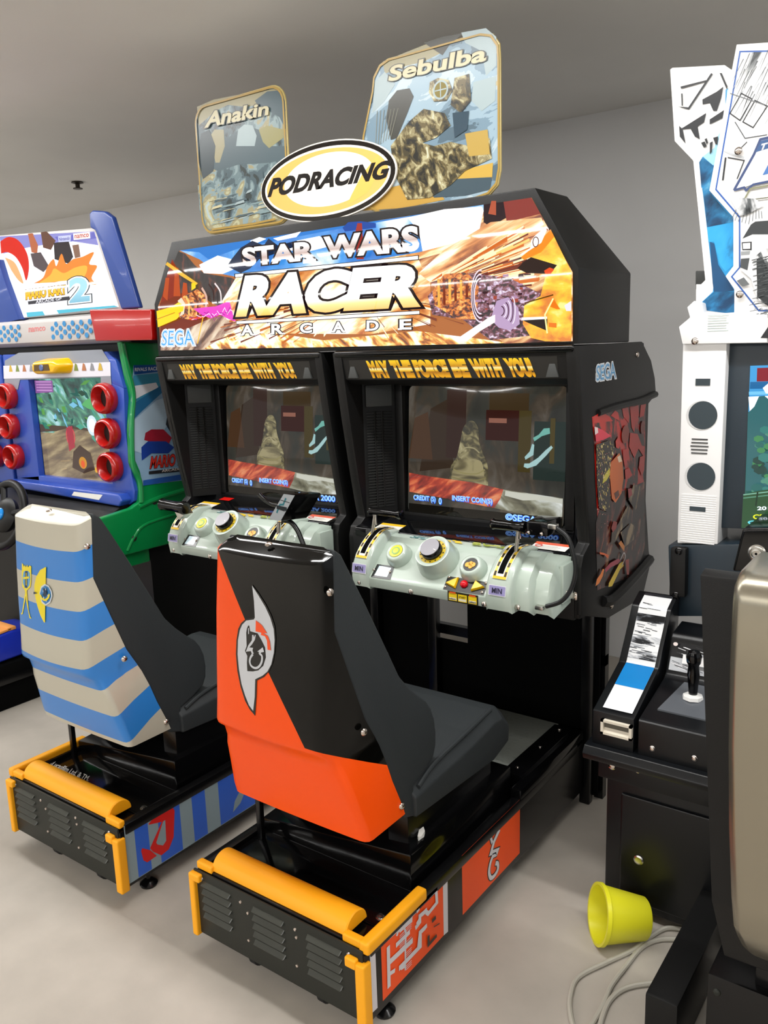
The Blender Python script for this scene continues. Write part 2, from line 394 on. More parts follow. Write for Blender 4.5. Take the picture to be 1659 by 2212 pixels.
def make_seat(ox, red):
    if red:
        t = thing('racing_seat_unit', (-.275 + ox, .65, 0), 'orange and black shell seat on a black base with orange side panels', 'arcade seat', 'seat units in front of the twin racing cabinet')
    else:
        t = thing('racing_seat_unit', (-.275 + ox, .65, 0), 'silver shell seat with blue stripes on a black base with striped sides', 'arcade seat', 'seat units in front of the twin racing cabinet')
    X = lambda x: x + ox
    # ---- base
    b = MB(BLACKM); b.box(X(-.545), X(-.003), .004, 1.17, .05, .222, .004)
    b.box(X(-.549), X(-.52), .02, .84, .205, .236, .006)            # left top rail
    b.box(X(-.03), X(.0), .02, 1.12, .207, .238, .006)              # right top rail
    b.box(X(-.52), X(-.03), .008, .022, .215, .238, .004)
    b.build('base', t)
    b = MB(DARKP); b.box(X(-.541), X(-.008), .0, .006, .056, .232, .002)
    b.m(mat('louvre_metal', '3a3d38', .22, spec=.7))
    for c in (-.46, -.285, -.115):
        for k in range(5):
            z = .205 - k * .022
            b.hull([(X(c - .05), .001, z + .006), (X(c + .05), .001, z + .006), (X(c - .048), -.010, z - .004), (X(c + .048), -.010, z - .004), (X(c - .05), .001, z - .005), (X(c + .05), .001, z - .005)], .0012, 1)
    b.build('rear_panel', t, label='dark metal rear panel with three columns of louvres')
    for x, z in ((-.51, .215), (-.375, .205), (-.2, .206), (-.045, .213), (-.355, .11), (-.2, .112), (-.352, .185), (-.197, .187)):
        screw((X(x), .0, z), (0, -1, 0), .0045, t)
    # ---- yellow foam guards
    n = 14; prof = [(.012 + .040 * (1 - math.cos(math.pi * k / n)) / 1.0, .237 + .040 * math.sin(math.pi * k / n)) for k in range(n + 1)]
    MB(YEL).prism(prof, 'x', X(-.487), X(-.062), .003, 1).build('foam_roll', t)
    def pad(x0, x1, y0, y1, z0, z1, r=.005): MB(YEL).box(X(x0), X(x1), y0, y1, z0, z1, r, 3).build('foam_guard', t)
    pad(-.535, -.480, .006, .026, .232, .252); pad(-.068, -.006, .006, .026, .230, .250)
    pad(-.549, -.530, -.012, .008, .05, .225); pad(-.545, -.508, -.014, .002, .208, .228)
    pad(-.022, .004, -.012, .016, .044, .206); pad(-.048, -.018, -.014, .002, .190, .214)
    if red: pad(-.022, .006, .004, .235, .222, .252, .008)
    else: pad(-.554, -.528, .004, .27, .228, .256, .008)
    # ---- deck plate lines and pedestal
    b = MB(BLACKG); b.box(X(-.515), X(-.035), .022, .80, .216, .224, .001)
    b.hull([(X(x), y, z) for x, y, z in ((-.53, .235, .222), (-.040, .235, .222), (-.040, .235, .320), (-.53, .235, .255), (-.040, .74, .320), (-.49, .74, .320), (-.040, .74, .222), (-.49, .74, .222))], .005)
    b.box(X(-.50), X(-.04), .085, .092, .222, .228, .002)
    b.build('pedestal', t)
    for x in (-.46, -.10):
        b = MB(BLACKM); b.box(X(x - .03), X(x + .03), .27, .68, .25, .40, .004); b.build('seat_bracket', t)
    MB(BLACKM).box(X(-.505), X(-.488), .19, .205, .222, .42, .003).build('seat_post', t)
    for x, y in ((-.455, .11), (-.048, .12)):
        MB(STEEL).lathe([(.011, 0), (.011, .002), (.007, .003), (.007, .007), (0, .008)], (X(x), y, .223), (0, 0, 1), 12).build('deck_bolt', t)
    # ---- foot plate
    FP = mat('diamond_plate', '8e928b', .42, metal=.35, bump=.35, bscale=90)
    b = MB(FP); b.box(X(-.52), X(-.085), .79, 1.16, .245, .268, .002)
    for i in range(22):
        for j in range(18):
            x = -.51 + i * .0195 + (j % 2) * .0097; y = .80 + j * .02; a = .5 if (i + j) % 2 else -.9
            dx, dy = math.cos(a) * .007, math.sin(a) * .007
            b.flat([(X(x - dx), y - dy, .2685), (X(x + dy * .2), y - dx * .25, .2695), (X(x + dx), y + dy, .2685), (X(x - dy * .2), y + dx * .25, .2695)], [(0, 1, 2, 3)])
    b.build('foot_plate', t)
    b = MB(BLACKG); b.box(X(-.09), X(-.028), .79, 1.14, .250, .274, .002); b.box(X(-.53), X(-.028), .783, .792, .235, .272, .002)
    b.box(X(-.03), X(.002), .72, 1.16, .236, .266, .005)
    b.build('plate_trim', t)
    for y in (.82, .97, 1.11): screw((X(-.06), y, .274), (0, 0, 1), .005, t)
    # ---- feet
    for x, y in ((-.03, .10), (-.51, .10)):
        b = MB(BLACKM); b.lathe([(.006, 0), (.006, .05), (.012, .05), (.012, .058)], (X(x), y, .0), (0, 0, 1), 12); b.lathe([(.024, 0), (.026, .006), (.018, .014), (.008, .02), (0, .021)], (X(x), y, 0), (0, 0, 1), 18)
        b.build('leveling_foot', t)
    for x in (-.38, -.16):
        MB(mat('rubber', '161616', .7)).cyl((X(x - .013), .055, .03), (X(x + .013), .055, .03), .03, n=20, bev=.004).build('caster_wheel', t)
    # ---- shell
    if red:
        # the dark paint lies right of a straight diagonal on the back and above a line on the side
        (xa, za), (xb, zb) = [(-.4225,1.0547),(-.1654,.6316)]
        L = math.hypot(xb - xa, zb - za); nx, nz = -(zb - za) / L, (xb - xa) / L
        sm = split_mat('orange_and_black_gloss', [(nx, 0, nz, -(nx * xa + nz * za)), (0, .52, 1, -.640 - .52 * .04)], (.34, .09), ('fb5206', '060605'))
    else:
        sm = bands_mat("silver_with_blue_stripes", .47, .045, STRIPES, 'c2beae', '2f83d6', .33)
    rings = [shell_ring(*lv, (.34 if i < 2 else 0), .010 if lv[0] > .6 else .004, ox) for i, lv in enumerate(SHELL_LV)]
    top = [[(x * .86 + .14 * (-.278 + ox), .10 + (y - .10) * .35, 1.072 + .012 * (y > .08)) for x, y, z in rings[0]]]
    b = MB(sm); b.loft(top + rings, closed=True)
    sh = b.build('seat_shell', t, angle=40)
    # ---- padded body
    wz = lambda z: .158 + max(0, (1.05 - z)) / .62 * .05
    b = MB(DARK); b.loft([[(X(-.275 + s * wz(z)), y, z) for y, z in BACK] for s in (-1, 1)], bev=.007, seg=3)
    b.build('backrest', t)
    b = MB(DARK); rr = []
    for s in (-1, 1):
        rr.append([(X(-.275 + s * .218), y + (.004 if y < .5 else -.006), z - (.030 if z > .44 else 0)) for y, z in CUSH])
        rr.append([(X(-.275 + s * .190), y, z) for y, z in CUSH])
    b.loft([rr[0], rr[1], rr[3], rr[2]], bev=.008, seg=3)
    b.build('seat_cushion', t)
    b = MB(DARK); b.tube(smooth_path([(X(-.066), .312, .452), (X(-.075), .40, .472), (X(-.078), .56, .486), (X(-.082), .70, .497)]), .006, 8)
    b.build('seat_piping', t)
    # ---- screws on the shell
    for (x, y, z) in ((-.104, .062, 1.0), (-.079, .125, .668), (-.062, .235, .44)):
        screw((X(x + .001), y, z), (1, -.35, 0), .0085, sh)
    screw((X(-.285), .075, 1.079), (0, -.3, 1), .0085, sh)
    return t, sh
STRIPES = [.40, .49, .575, .652, .735, .816, .898, .983]

red_seat, red_shell = make_seat(0, True)
blue_seat, blue_shell = make_seat(-.8393, False)

# emblem on the orange shell
BK, LG = ink('161514', .2), ink('c9ccd2', .35)
OR = ink('f5500f', .35)
A = Art(on_y(-.0012), .0002)
tear = [(-.3061,.9938),(-.2855,.9761),(-.2662,.9553),(-.2512,.934),(-.2415,.9102),(-.24,.8818),(-.2446,.8488),(-.2515,.8248),(-.2637,.8026),(-.28,.786),(-.3027,.7728),(-.3069,.7334),(-.3144,.6859),(-.3311,.6971),(-.3452,.7142),(-.3582,.7454),(-.3662,.781),(-.3683,.8211),(-.3642,.8554),(-.3562,.8834),(-.3464,.8983),(-.3299,.911),(-.3076,.9181),(-.3009,.9208),(-.3036,.9638)]
A.poly(tear, BK)
A.poly([(-.3055,.9916),(-.2859,.9713),(-.2667,.9489),(-.2534,.9273),(-.2445,.9033),(-.2432,.878),(-.2471,.8483),(-.256,.8206),(-.2681,.8017),(-.2841,.7884),(-.3077,.775),(-.3122,.7321),(-.3197,.6965),(-.3325,.707),(-.344,.7282),(-.3539,.7531),(-.3599,.7857),(-.3624,.8223),(-.3587,.8564),(-.3511,.881),(-.3422,.8958),(-.328,.9081),(-.3035,.9149),(-.3001,.9193),(-.3011,.9578)], LG)
A.poly([(-.3296,.8799),(-.3265,.8903),(-.3223,.8976),(-.3188,.8982),(-.3164,.8856),(-.2932,.8849),(-.2816,.8708),(-.2721,.8564),(-.271,.8338),(-.28,.8124),(-.2962,.7984),(-.3141,.792),(-.3319,.7889),(-.332,.8083),(-.3296,.8254),(-.3366,.8357),(-.3302,.8485)], BK)
A.poly([(-.3229,.891),(-.3202,.8924),(-.3205,.8793),(-.3233,.8771)], LG)
A.poly([(-.3102,.8779),(-.3066,.8792),(-.3045,.8737),(-.3013,.8802),(-.2988,.88),(-.3023,.8686),(-.313,.8551),(-.3216,.8469),(-.3092,.8486),(-.3115,.8422),(-.3078,.8347),(-.314,.8335),(-.317,.8395),(-.3332,.8347),(-.3242,.8513),(-.3121,.8651)], LG)
A.line(dense([(-.3106,.8332),(-.3183,.8244),(-.3218,.8137),(-.3174,.8046),(-.3054,.8021),(-.2932,.808),(-.2839,.8214),(-.2824,.8348),(-.2892,.84),(-.2808,.8488)]), .0052, LG)
A.poly([(-.2959,.8426),(-.2785,.8558),(-.2751,.8461),(-.2804,.8437)], LG)
A.poly([(-.2963,.9145),(-.2786,.9069),(-.2631,.8904),(-.2801,.8889),(-.2886,.889),(-.2984,.8888)], OR)
A.poly([(-.2799,.8912),(-.2614,.8849),(-.2561,.8724),(-.2543,.8534),(-.2639,.8531),(-.2644,.874),(-.27,.8827),(-.2826,.8836)], OR)
conform(A, 0).build('emblem', red_seat, label='grey teardrop shaped emblem on the orange and black shell')

# emblems on the silver shell
YE, DB = ink('f2dc1a', .35), ink('14344f', .4)
A = Art(on_y(-.0012), .0002)
A.poly([(-1.2325,.9229),(-1.2242,.9196),(-1.2217,.9134),(-1.2142,.9209),(-1.2104,.9136),(-1.2012,.9226),(-1.1975,.9153),(-1.1887,.9221),(-1.1793,.9211),(-1.1867,.8771),(-1.1941,.8587),(-1.2171,.8444),(-1.227,.8144),(-1.2104,.7663),(-1.2053,.7658),(-1.2075,.7624),(-1.2165,.7622),(-1.2242,.828),(-1.2556,.7676),(-1.2656,.7637),(-1.2654,.7682),(-1.2586,.7716),(-1.2286,.8361),(-1.2298,.8447),(-1.242,.8517),(-1.2403,.8783)], YE)
A.poly([(-1.2265,.8976),(-1.2165,.9024),(-1.1996,.9047),(-1.1901,.9004),(-1.1911,.8808),(-1.1993,.8623),(-1.2157,.8512),(-1.2284,.8515),(-1.2365,.8635),(-1.2343,.8813)], ink('5da4d8'))
A.poly([(-1.2167,.9011),(-1.2012,.904),(-1.2117,.8527),(-1.2269,.8517)], DB)
A.line([(-1.2303,.8788),(-1.1959,.8866)], .006, YE); A.line([(-1.21,.8977),(-1.2162,.8599)], .004, YE)
A.poly([(-1.1058,.9287),(-1.1021,.9291),(-1.132,.7652),(-1.1372,.7643),(-1.1518,.7827),(-1.1645,.8111),(-1.1726,.8446),(-1.1704,.8665),(-1.1554,.8944),(-1.133,.9166)], YE)
A.poly([(-1.1463,.8485),(-1.135,.8695),(-1.1152,.8796),(-1.0965,.8772),(-1.0849,.8641),(-1.0834,.8495),(-1.0965,.8284),(-1.1202,.816),(-1.1385,.8217)], ink('d4dbe0'))
A.poly([(-1.143,.8469),(-1.1322,.8656),(-1.1138,.8756),(-1.0987,.8727),(-1.0896,.8613),(-1.0892,.8486),(-1.0993,.8322),(-1.1193,.8205),(-1.1346,.8266)], ink('2f7fc0'))
for k in range(10):
    a = 6.283 * k / 10; c = [(-1.1155,.848)][0]
    A.poly(ell(c[0] + .0105 * math.cos(a) * .95, c[1] + .0165 * math.sin(a), .003, .0032, 8), DB if k % 2 else ink('d4dbe0'))
A.line(dense([(-1.1382,.8454),(-1.1307,.8359),(-1.1168,.8337),(-1.1009,.8426),(-1.0937,.8543)]), .006, YE)
A.poly([(-1.1207,.8695),(-1.1122,.8579),(-1.1042,.874),(-1.1058,.8504),(-1.1151,.8425),(-1.122,.8436)], DB)
A.poly([(-1.1715,.8499),(-1.1538,.8474),(-1.1731,.8419)], DB)
conform(A, -.8393).build('emblem', blue_seat, label='yellow figure and half moon emblems on the silver shell')

# side panels of the orange seat's base
ORP = ink('fb520a', .45); GW = ink('d8d5da', .35); BKP = ink('33251c', .35)
A = Art(on_x(-.003), .0002)
A.poly([(.0194,.2381),(.0395,.2352),(.0398,.0688),(.021,.0703)], GW)
A.poly([(.0601,.2361),(.3146,.2357),(.3137,.071),(.0594,.0715)], ORP)
A.poly([(.3146,.2357),(.3362,.2348),(.3337,.0688),(.3137,.071)], GW)
A.build('side_panel', red_seat, label='orange maze-pattern side panel between two white strips')
A = Art(on_x(-.0024), .0002)
S = [(.0786,.2205),(.1461,.2231),(.1725,.215),(.1734,.2359),(.1939,.2361),(.2932,.2179),(.2917,.1762),(.2403,.1724),(.2302,.1875),(.2226,.1747),(.1942,.1666),(.1842,.173),(.1846,.1815),(.2019,.1835),(.2024,.1941),(.2411,.1939),(.2696,.1808),(.2781,.2113),(.2002,.2236),(.1898,.2214),(.189,.2046),(.1321,.2046),(.1227,.2127),(.1101,.2188),(.0813,.2125)]
A.line([(.0786,.2135),(.1257,.211)], .012, GW); A.line([(.1185,.1972),(.1255,.2069),(.1363,.2027)], .008, GW)
A.line([(.1298,.2041),(.1744,.2006),(.1761,.2133),(.212,.2128)], .013, GW)
A.line([(.1915,.17),(.2104,.1741),(.211,.1899),(.2344,.187)], .012, GW)
A.line([(.1473,.1999),(.1532,.1832),(.149,.1424),(.1466,.0901)], .006, GW)
A.line([(.1131,.1766),(.1687,.176)], .012, GW); A.line([(.0839,.1523),(.1789,.1474)], .014, GW)
A.line([(.084,.1946),(.0817,.091)], .012, GW); A.line([(.0866,.1233),(.1058,.1185)], .010, GW)
A.line([(.1208,.1124),(.2077,.112),(.2093,.1482),(.2329,.1478)], .013, GW); A.line([(.1255,.1178),(.1316,.1063),(.1449,.103)], .008, GW)
A.line([(.1963,.2104),(.2029,.2124),(.2032,.2203),(.2805,.2168),(.2827,.1818),(.2446,.176),(.2349,.1862)], .011, GW)
A.line([(.1949,.1785),(.2082,.1844),(.2102,.1914),(.2384,.1903)], .011, GW)
A.line([(.1986,.114),(.2067,.1482),(.2368,.1496)], .011, GW)
A.line([(.2588,.146),(.2762,.1467)], .010, BKP); A.line([(.2424,.1186),(.2414,.0939),(.2778,.0955)], .009, BKP); A.line([(.265,.1272),(.2911,.1202)], .003, BKP)
for k in range(6):
    c = [(.1603,.1901),(.1588,.1578),(.1575,.1309),(.156,.0982),(.1357,.1902),(.1346,.1666)][k]
    A.quads([bx(c[0] - .012, c[1] - .006 + j * .005, c[0] + .012, c[1] - .0045 + j * .005) for j in range(3)], GW)
A.build('side_panel_pattern', red_seat)
A = Art(on_x(-.003), .0002)
A.poly([(.405,.2379),(.7233,.2374),(.721,.0706),(.4052,.0699)], ORP)
gl = [(.6036,.2071),(.5728,.1898),(.5596,.1738),(.5552,.167),(.5876,.1515),(.5831,.1446),(.5636,.1462),(.5506,.1395),(.5439,.1247),(.5415,.1075),(.5499,.0922),(.5628,.0858),(.578,.0864),(.5892,.0941),(.5893,.1082),(.5828,.1201),(.5762,.1157)]
g1 = gl[:4] + gl[4:6] ; 
A.line([(.6014,.2083),(.5706,.1887),(.553,.1636),(.5898,.1515),(.5831,.1446),(.5593,.1508)], .019, BK)
A.line([(.5496,.2206),(.5598,.1899)], .016, BK)
A.line(dense([(.5636,.1508),(.5484,.1361),(.5416,.1144),(.5499,.0922),(.5693,.0867),(.5892,.0941),(.5893,.1117),(.5763,.1203)]), .018, BK)
A.line([(.6014,.2083),(.5706,.1887),(.553,.1636),(.5898,.1515),(.5831,.1446),(.5593,.1508)], .013, GW)
A.line([(.5504,.2179),(.5598,.1899)], .010, GW)
A.line(dense([(.5636,.1508),(.5484,.1361),(.5416,.1144),(.5499,.0922),(.5693,.0867),(.5892,.0941),(.5893,.1117),(.5763,.1203)]), .012, GW)
A.build('side_panel', red_seat, label='plain orange side panel with a grey squiggle sign')

# striped side of the silver seat's base
BL, GY, RD = ink('2f66d6', .35), ink('8fa3ab', .35), ink('dd1410', .35)
sx = -.8393
A = Art(on_x(sx - .003), .0002)
cell = [.018, .075, .135, .195, .255, .315, .375, .435, .495, .555, .615, .675, .735, .80]
A.poly(bx(.018, .06, 1.2, .236), GY)
E = [(.0466,.1655),(.0911,.1414)]
ys = [q[0] for q in [(.0496,.2104),(.0952,.1865),(.1972,.1933),(.2039,.1899),(.2549,.2009),(.3064,.2005),(.3596,.2001),(.4212,.1838)]]
A.quads([bx(ys[0], .062, ys[1], .234), bx(ys[1] + .035, .062, ys[2] + .012, .234), bx(ys[4], .062, ys[5], .234), bx(ys[6], .062, 1.2, .234)], BL)
A.poly([(.4116,.0789),(.4227,.1122),(.4451,.1337),(.4923,.1504),(.5034,.1321),(.4643,.1179),(.4456,.0944)], GY)
A.poly([(.0981,.2013),(.1177,.2128),(.1821,.2146),(.1906,.1966),(.1791,.1183),(.1588,.0899),(.131,.0854),(.1037,.1124),(.0954,.1276),(.1428,.1852),(.0997,.1987)], RD)
A.poly([(.065,.1355),(.0696,.1418),(.0948,.1221),(.115,.0931),(.0817,.091),(.07,.1035)], RD)
A.poly([(.1468,.1843),(.155,.1849),(.1517,.1209),(.1393,.1126),(.1205,.1258),(.1173,.1335)], GY)
A.build('side_panel', blue_seat, label='blue and grey striped side panel with a red emblem')
A = Art(on_z(.2245), .0002)
q = [(-1.3638,.1185),(-1.1582,.1238),(-1.1818,.1485),(-1.3805,.1439)]
A.text('©Lucasfilm Ltd. & TM.', q, ink('d8d8d8'), .012, .25)
A.build('copyright_lettering', blue_seat)

# scrap of white paper left on the black pedestal
b = MB(mat('white_paper', 'f4f2ec', .7))
p = [(-.0631,.2992),(-.0701,.3158),(-.076,.3309),(-.0725,.338),(-.061,.3288),(-.0542,.3144),(-.0556,.3042),(-.0558,.2924)]
b.loft([[(x, y, .3205) for x, y in p], [(x * .97 + .03 * p[0][0], y, .327 + .006 * (i % 2)) for i, (x, y) in enumerate(p)]])
sc_ = b.build('paper_scrap', None, (p[0][0], p[0][1], .3205))
sc_['label'] = 'torn scrap of white paper on the black pedestal beside the orange seat'; sc_['category'] = 'paper'

LET = {'A540': [(-1.0580,1.5480),(-1.0020,1.5470),(-0.9990,1.5800),(-1.0550,1.5810)], 'R605': [(-0.9210,1.5470),(-0.8690,1.5460),(-0.8670,1.5780),(-0.9190,1.5790)], 'C667': [(-0.7980,1.5460),(-0.7490,1.5450),(-0.7470,1.5760),(-0.7960,1.5770)], 'A737': [(-0.6670,1.5450),(-0.6200,1.5440),(-0.6190,1.5740),(-0.6660,1.5750)], 'D811': [(-0.5370,1.5440),(-0.4920,1.5430),(-0.4910,1.5720),(-0.5350,1.5730)], 'E882': [(-0.4180,1.5430),(-0.3770,1.5420),(-0.3760,1.5710),(-0.4170,1.5710)]}

# ---------------------------------------------------------------- the twin racing cabinet
XL, XR = -1.5042, .1158
cab = thing('twin_racing_cabinet', (-.694, 1.1, 0), 'black twin racing cabinet with a wide backlit canyon marquee and two dark screens', 'arcade cabinet')
b = MB(BLACK)
b.hull([(XL, .807, 1.488), (XL, .807, 1.672), (XL + .1193, .807, 1.876), (XR - .1193, .807, 1.876), (XR, .807, 1.672), (XR, .807, 1.488),
        (XL, 1.171, 1.487), (XL, 1.171, 1.677), (XL + .1193, 1.003, 1.878), (XR - .1193, 1.003, 1.878), (XR, 1.171, 1.677), (XR, 1.171, 1.487)], .004)
b.build('marquee_box', cab)
for p, d in (((.03, .86, 1.80), (1, -.2, .5)), ((.108, .845, 1.675), (1, -.2, .4))): screw(p, d, .005, cab)

def G(h, e=1.0): return glow(h, e)
CANY = noise_mat('canyon_print', 34, [(.36, '3a1a16'), (.44, '8e3c26'), (.50, 'd08a50'), (.56, 'f6cf92'), (.64, 'fff2d8')], (7, 1, 1), (0, -20, 0), 7, .3, 1.1, .025)
CANY2 = noise_mat('bright_canyon_print', 34, [(.34, '7e3a1e'), (.42, 'c87a3c'), (.50, 'f0b878'), (.57, 'ffe6c0'), (.63, 'ffffff')], (8, 1, 1), (0, -20, 0), 7, .3, 1.25, .025)
GRND = noise_mat('ground_print', 30, [(.34, '6e3418'), (.42, 'd07a2a'), (.48, 'ffcf6a'), (.54, 'fff3cc'), (.62, 'ffffff')], (2.2, 1, 1.0), (0, 35, 0), 8, .8, 1.2, .025)
GRND2 = noise_mat('plank_print', 40, [(.36, '5a3a30'), (.46, 'a07a66'), (.54, 'd8b89a'), (.64, 'f4e0c4')], (5, 1, 1), (0, -38, 0), 6, .2, 1.0, .025)
ENGP = noise_mat('engine_print', 110, [(.0, '2a1218'), (.44, '6e3442'), (.50, '8e5a66'), (.57, 'b894b4'), (.64, 'f0e4f2')], (1.6, 1, 1), (0, 0, 0), 5, .6, 1.0, .025, const=True)
ENGO = noise_mat('engine_orange_print', 100, [(.0, '4a1c10'), (.43, 'b0521c'), (.50, 'e8842c'), (.60, 'ffc468')], (1.5, 1, 1), (0, 0, 0), 5, .6, 1.0, .025, const=True)
VANE = noise_mat('golden_vane_print', 26, [(.36, 'e07a0c'), (.48, 'ffb810'), (.58, 'ffd428'), (.66, 'fff08a')], (1.5, 1, 1), (0, 0, 0), 9, .2, 1.1, .025)
ROCK = noise_mat('dark_rock_print', 40, [(.4, '0e0c10'), (.55, '2e2024'), (.65, '6a3020')], (1, 1, 2), (0, 0, 0), 8, .4, .9, .025)
BURST = noise_mat('burst_print', 22, [(.32, 'b05a24'), (.42, 'e09a50'), (.50, 'f8d8a0'), (.58, 'fff6e8')], (4, 1, 1), (0, -18, 0), 8, .8, 1.3, .025)
CLOUD = noise_mat('sky_print', 9, [(.36, '2a78d0'), (.50, '4aa0ec'), (.58, 'a8d4f8'), (.66, 'ffffff')], (2, 1, 1), (0, -10, 0), 7, .4, 1.1, .025)

A = Art(on_y(.8055), .0001)
A.poly([(-1.3429,1.8438),(-.0118,1.8526),(.101,1.663),(.1031,1.4951),(-1.4863,1.5086),(-1.4816,1.6634)], G('b06a38'))
A.poly([(-1.3429,1.8438),(-.1486,1.8522),(-.1352,1.8069),(-.2418,1.7707),(-.3631,1.7328),(-.7016,1.7071),(-1.0559,1.7324),(-1.163,1.755),(-1.2483,1.8068)], CLOUD)
A.poly([(-1.3429,1.8438),(-.2695,1.8511),(-.3292,1.8495),(-.6936,1.8405),(-1.0472,1.8261),(-1.203,1.803),(-1.2459,1.8292)], G('2f7fd6', .9))
for pts in ([(-1.2503,1.7888),(-1.1573,1.811),(-1.0931,1.7938),(-1.0525,1.7686),(-1.1412,1.7504),(-1.2304,1.76)], [(-1.0037,1.8435),(-.9619,1.8508),(-.9321,1.8423),(-.9882,1.8307)], [(-.9022,1.8408),(-.7854,1.8498),(-.8053,1.8355),(-.8831,1.832)], [(-.3908,1.8467),(-.2694,1.8547),(-.1555,1.8484),(-.1285,1.7946),(-.2131,1.7561),(-.302,1.7277),(-.3398,1.737),(-.3533,1.8059)], [(-.8061,1.8246),(-.7125,1.829),(-.6602,1.7975),(-.7708,1.7873),(-.8463,1.8009)]):
    A.poly(pts, G('ffffff', 1.3))
A.poly([(-1.3504,1.8414),(-1.3158,1.8308),(-1.2734,1.7906),(-1.2304,1.76),(-1.0988,1.7354),(-1.0575,1.7149),(-1.0613,1.6739),(-1.1737,1.6502),(-1.2617,1.6858),(-1.3442,1.6907),(-1.4715,1.6628),(-1.4355,1.7279),(-1.3702,1.817)], ROCK)
A.poly([(-1.0545,1.7469),(-1.1169,1.7737),(-1.0931,1.7938),(-1.0472,1.8261),(-.9934,1.8425),(-.9438,1.8237),(-.9221,1.8427),(-.8842,1.8182),(-.8061,1.8246),(-.769,1.8143),(-.9676,1.7833),(-1.0112,1.7581)], G('24324f', .8))
A.poly([(-.6223,1.8436),(-.6007,1.8569),(-.553,1.8544),(-.5,1.8436),(-.5006,1.831),(-.6142,1.8324)], G('1f4aa0'))
A.poly([(-.5746,1.8284),(-.5667,1.8507),(-.5499,1.8489),(-.5478,1.7482),(-.575,1.7505)], G('a03830'))
A.poly([(-1.4148,1.7737),(-1.3847,1.8182),(-1.3682,1.7936),(-1.3683,1.6921),(-1.4715,1.6628)], G('8c2a18'))
A.poly([(-1.47,1.674),(-1.3305,1.7054),(-1.2386,1.6844),(-1.2255,1.5914),(-1.4007,1.5261),(-1.4837,1.5283)], G('7a2c12'))
A.quads([[(-1.4494,1.6969),(-1.4265,1.7589),(-1.4069,1.7575),(-1.4266,1.6796)], [(-1.3926,1.6935),(-1.373,1.7939),(-1.3548,1.7848),(-1.3562,1.6914)], [(-1.3533,1.6755),(-1.3364,1.7369),(-1.3178,1.7325),(-1.3168,1.6578)]], G('b84a1c'))
# ground rushing past, lower left and centre
A.poly([(-1.4863,1.5086),(-1.4816,1.5446),(-1.2239,1.6067),(-1.0654,1.6296),(-.9846,1.5815),(-1.1658,1.5043)], GRND2)
A.poly([(-1.2577,1.5081),(-1.0702,1.5775),(-.9865,1.5595),(-.7127,1.5217),(-.3688,1.5372),(-.1308,1.5044),(-.0754,1.4955),(-.714,1.5007)], GRND)
A.poly([(-1.1498,1.6641),(-1.0772,1.7339),(-.7,1.734),(-.3548,1.7507),(-.2129,1.7679),(-.2358,1.698),(-.3187,1.6673),(-.3215,1.5545),(-.5336,1.5338),(-.9871,1.5521),(-1.1336,1.6028)], BURST)
# canyon on the right
A.poly([(-.1444,1.8517),(-.0118,1.8526),(.101,1.663),(.1031,1.4951),(-.0891,1.4947),(-.2742,1.6273),(-.3336,1.6808),(-.3554,1.7321),(-.2423,1.7468),(-.1631,1.7866)], CANY)
A.poly([(-.1486,1.8522),(-.0902,1.852),(-.0811,1.8124),(-.1285,1.7946),(-.149,1.8084)], G('2c1c24', .8))
A.poly([(-.1351,1.8276),(-.1252,1.8585),(-.1117,1.8569),(-.1119,1.8216)], G('b0543a'))
A.poly([(-.0902,1.852),(-.0118,1.8526),(.0138,1.8108),(-.0811,1.8011)], G('8a3a34'))
vx, vz = [(-.3976,1.6346)][0]
rnd = random.Random(5)
groups = {'ffc878': [], 'f6e2b8': [], 'c8682c': [], '6e2f22': [], 'fff6e4': []}
lo, hi = [(-.3044,1.6291),(.029,1.8003)]
keys = list(groups)
for k in range(330):
    a = rnd.uniform(.02, .62); r0 = rnd.uniform(.10, .62); r1 = r0 + rnd.uniform(.03, .20); w = rnd.uniform(.0012, .0042)
    x0, z0, x1, z1 = vx + r0 * math.cos(a), vz + r0 * math.sin(a) * .62, vx + r1 * math.cos(a), vz + r1 * math.sin(a) * .62
    if x1 > .02 - max(0, (z1 - 1.70)) * .45 or z1 > 1.845: continue
    groups[keys[min(4, int(abs(rnd.gauss(1.4, 1.3))))]].append([(x0, z0 - w * .3), (x1, z1 - w), (x1, z1 + w), (x0, z0 + w * .3)])
A.poly([(-.3564,1.6949),(-.2716,1.7494),(-.1284,1.8062),(.0164,1.8017),(.0292,1.767),(-.0481,1.7522),(-.2143,1.6843),(-.3187,1.6673)], CANY2)
for k in keys: A.quads(groups[k], G(k, 1.15))
for k in range(60):     # streaks on the lower left ground
    pass
gq = [[], [], []]
for k in range(150):
    a = rnd.uniform(math.pi + .25, 2 * math.pi - .28); r0 = rnd.uniform(.08, .30); r1 = r0 + rnd.uniform(.03, .16); w = rnd.uniform(.001, .004)
    cx, cz = vx - .17, vz + .02
    x0, z0, x1, z1 = cx + 2.0 * r0 * math.cos(a), cz + .75 * r0 * math.sin(a), cx + 2.0 * r1 * math.cos(a), cz + .75 * r1 * math.sin(a)
    if z1 < 1.512 or x1 < -1.25 or x1 > -.2: continue
    gq[k % 3].append([(x0, z0 - w * .3), (x1, z1 - w), (x1, z1 + w), (x0, z0 + w * .3)])
for q, m in zip(gq, (G('fff2d0', 1.2), G('c86a28'), G('7c3c28'))): A.quads(q, m)
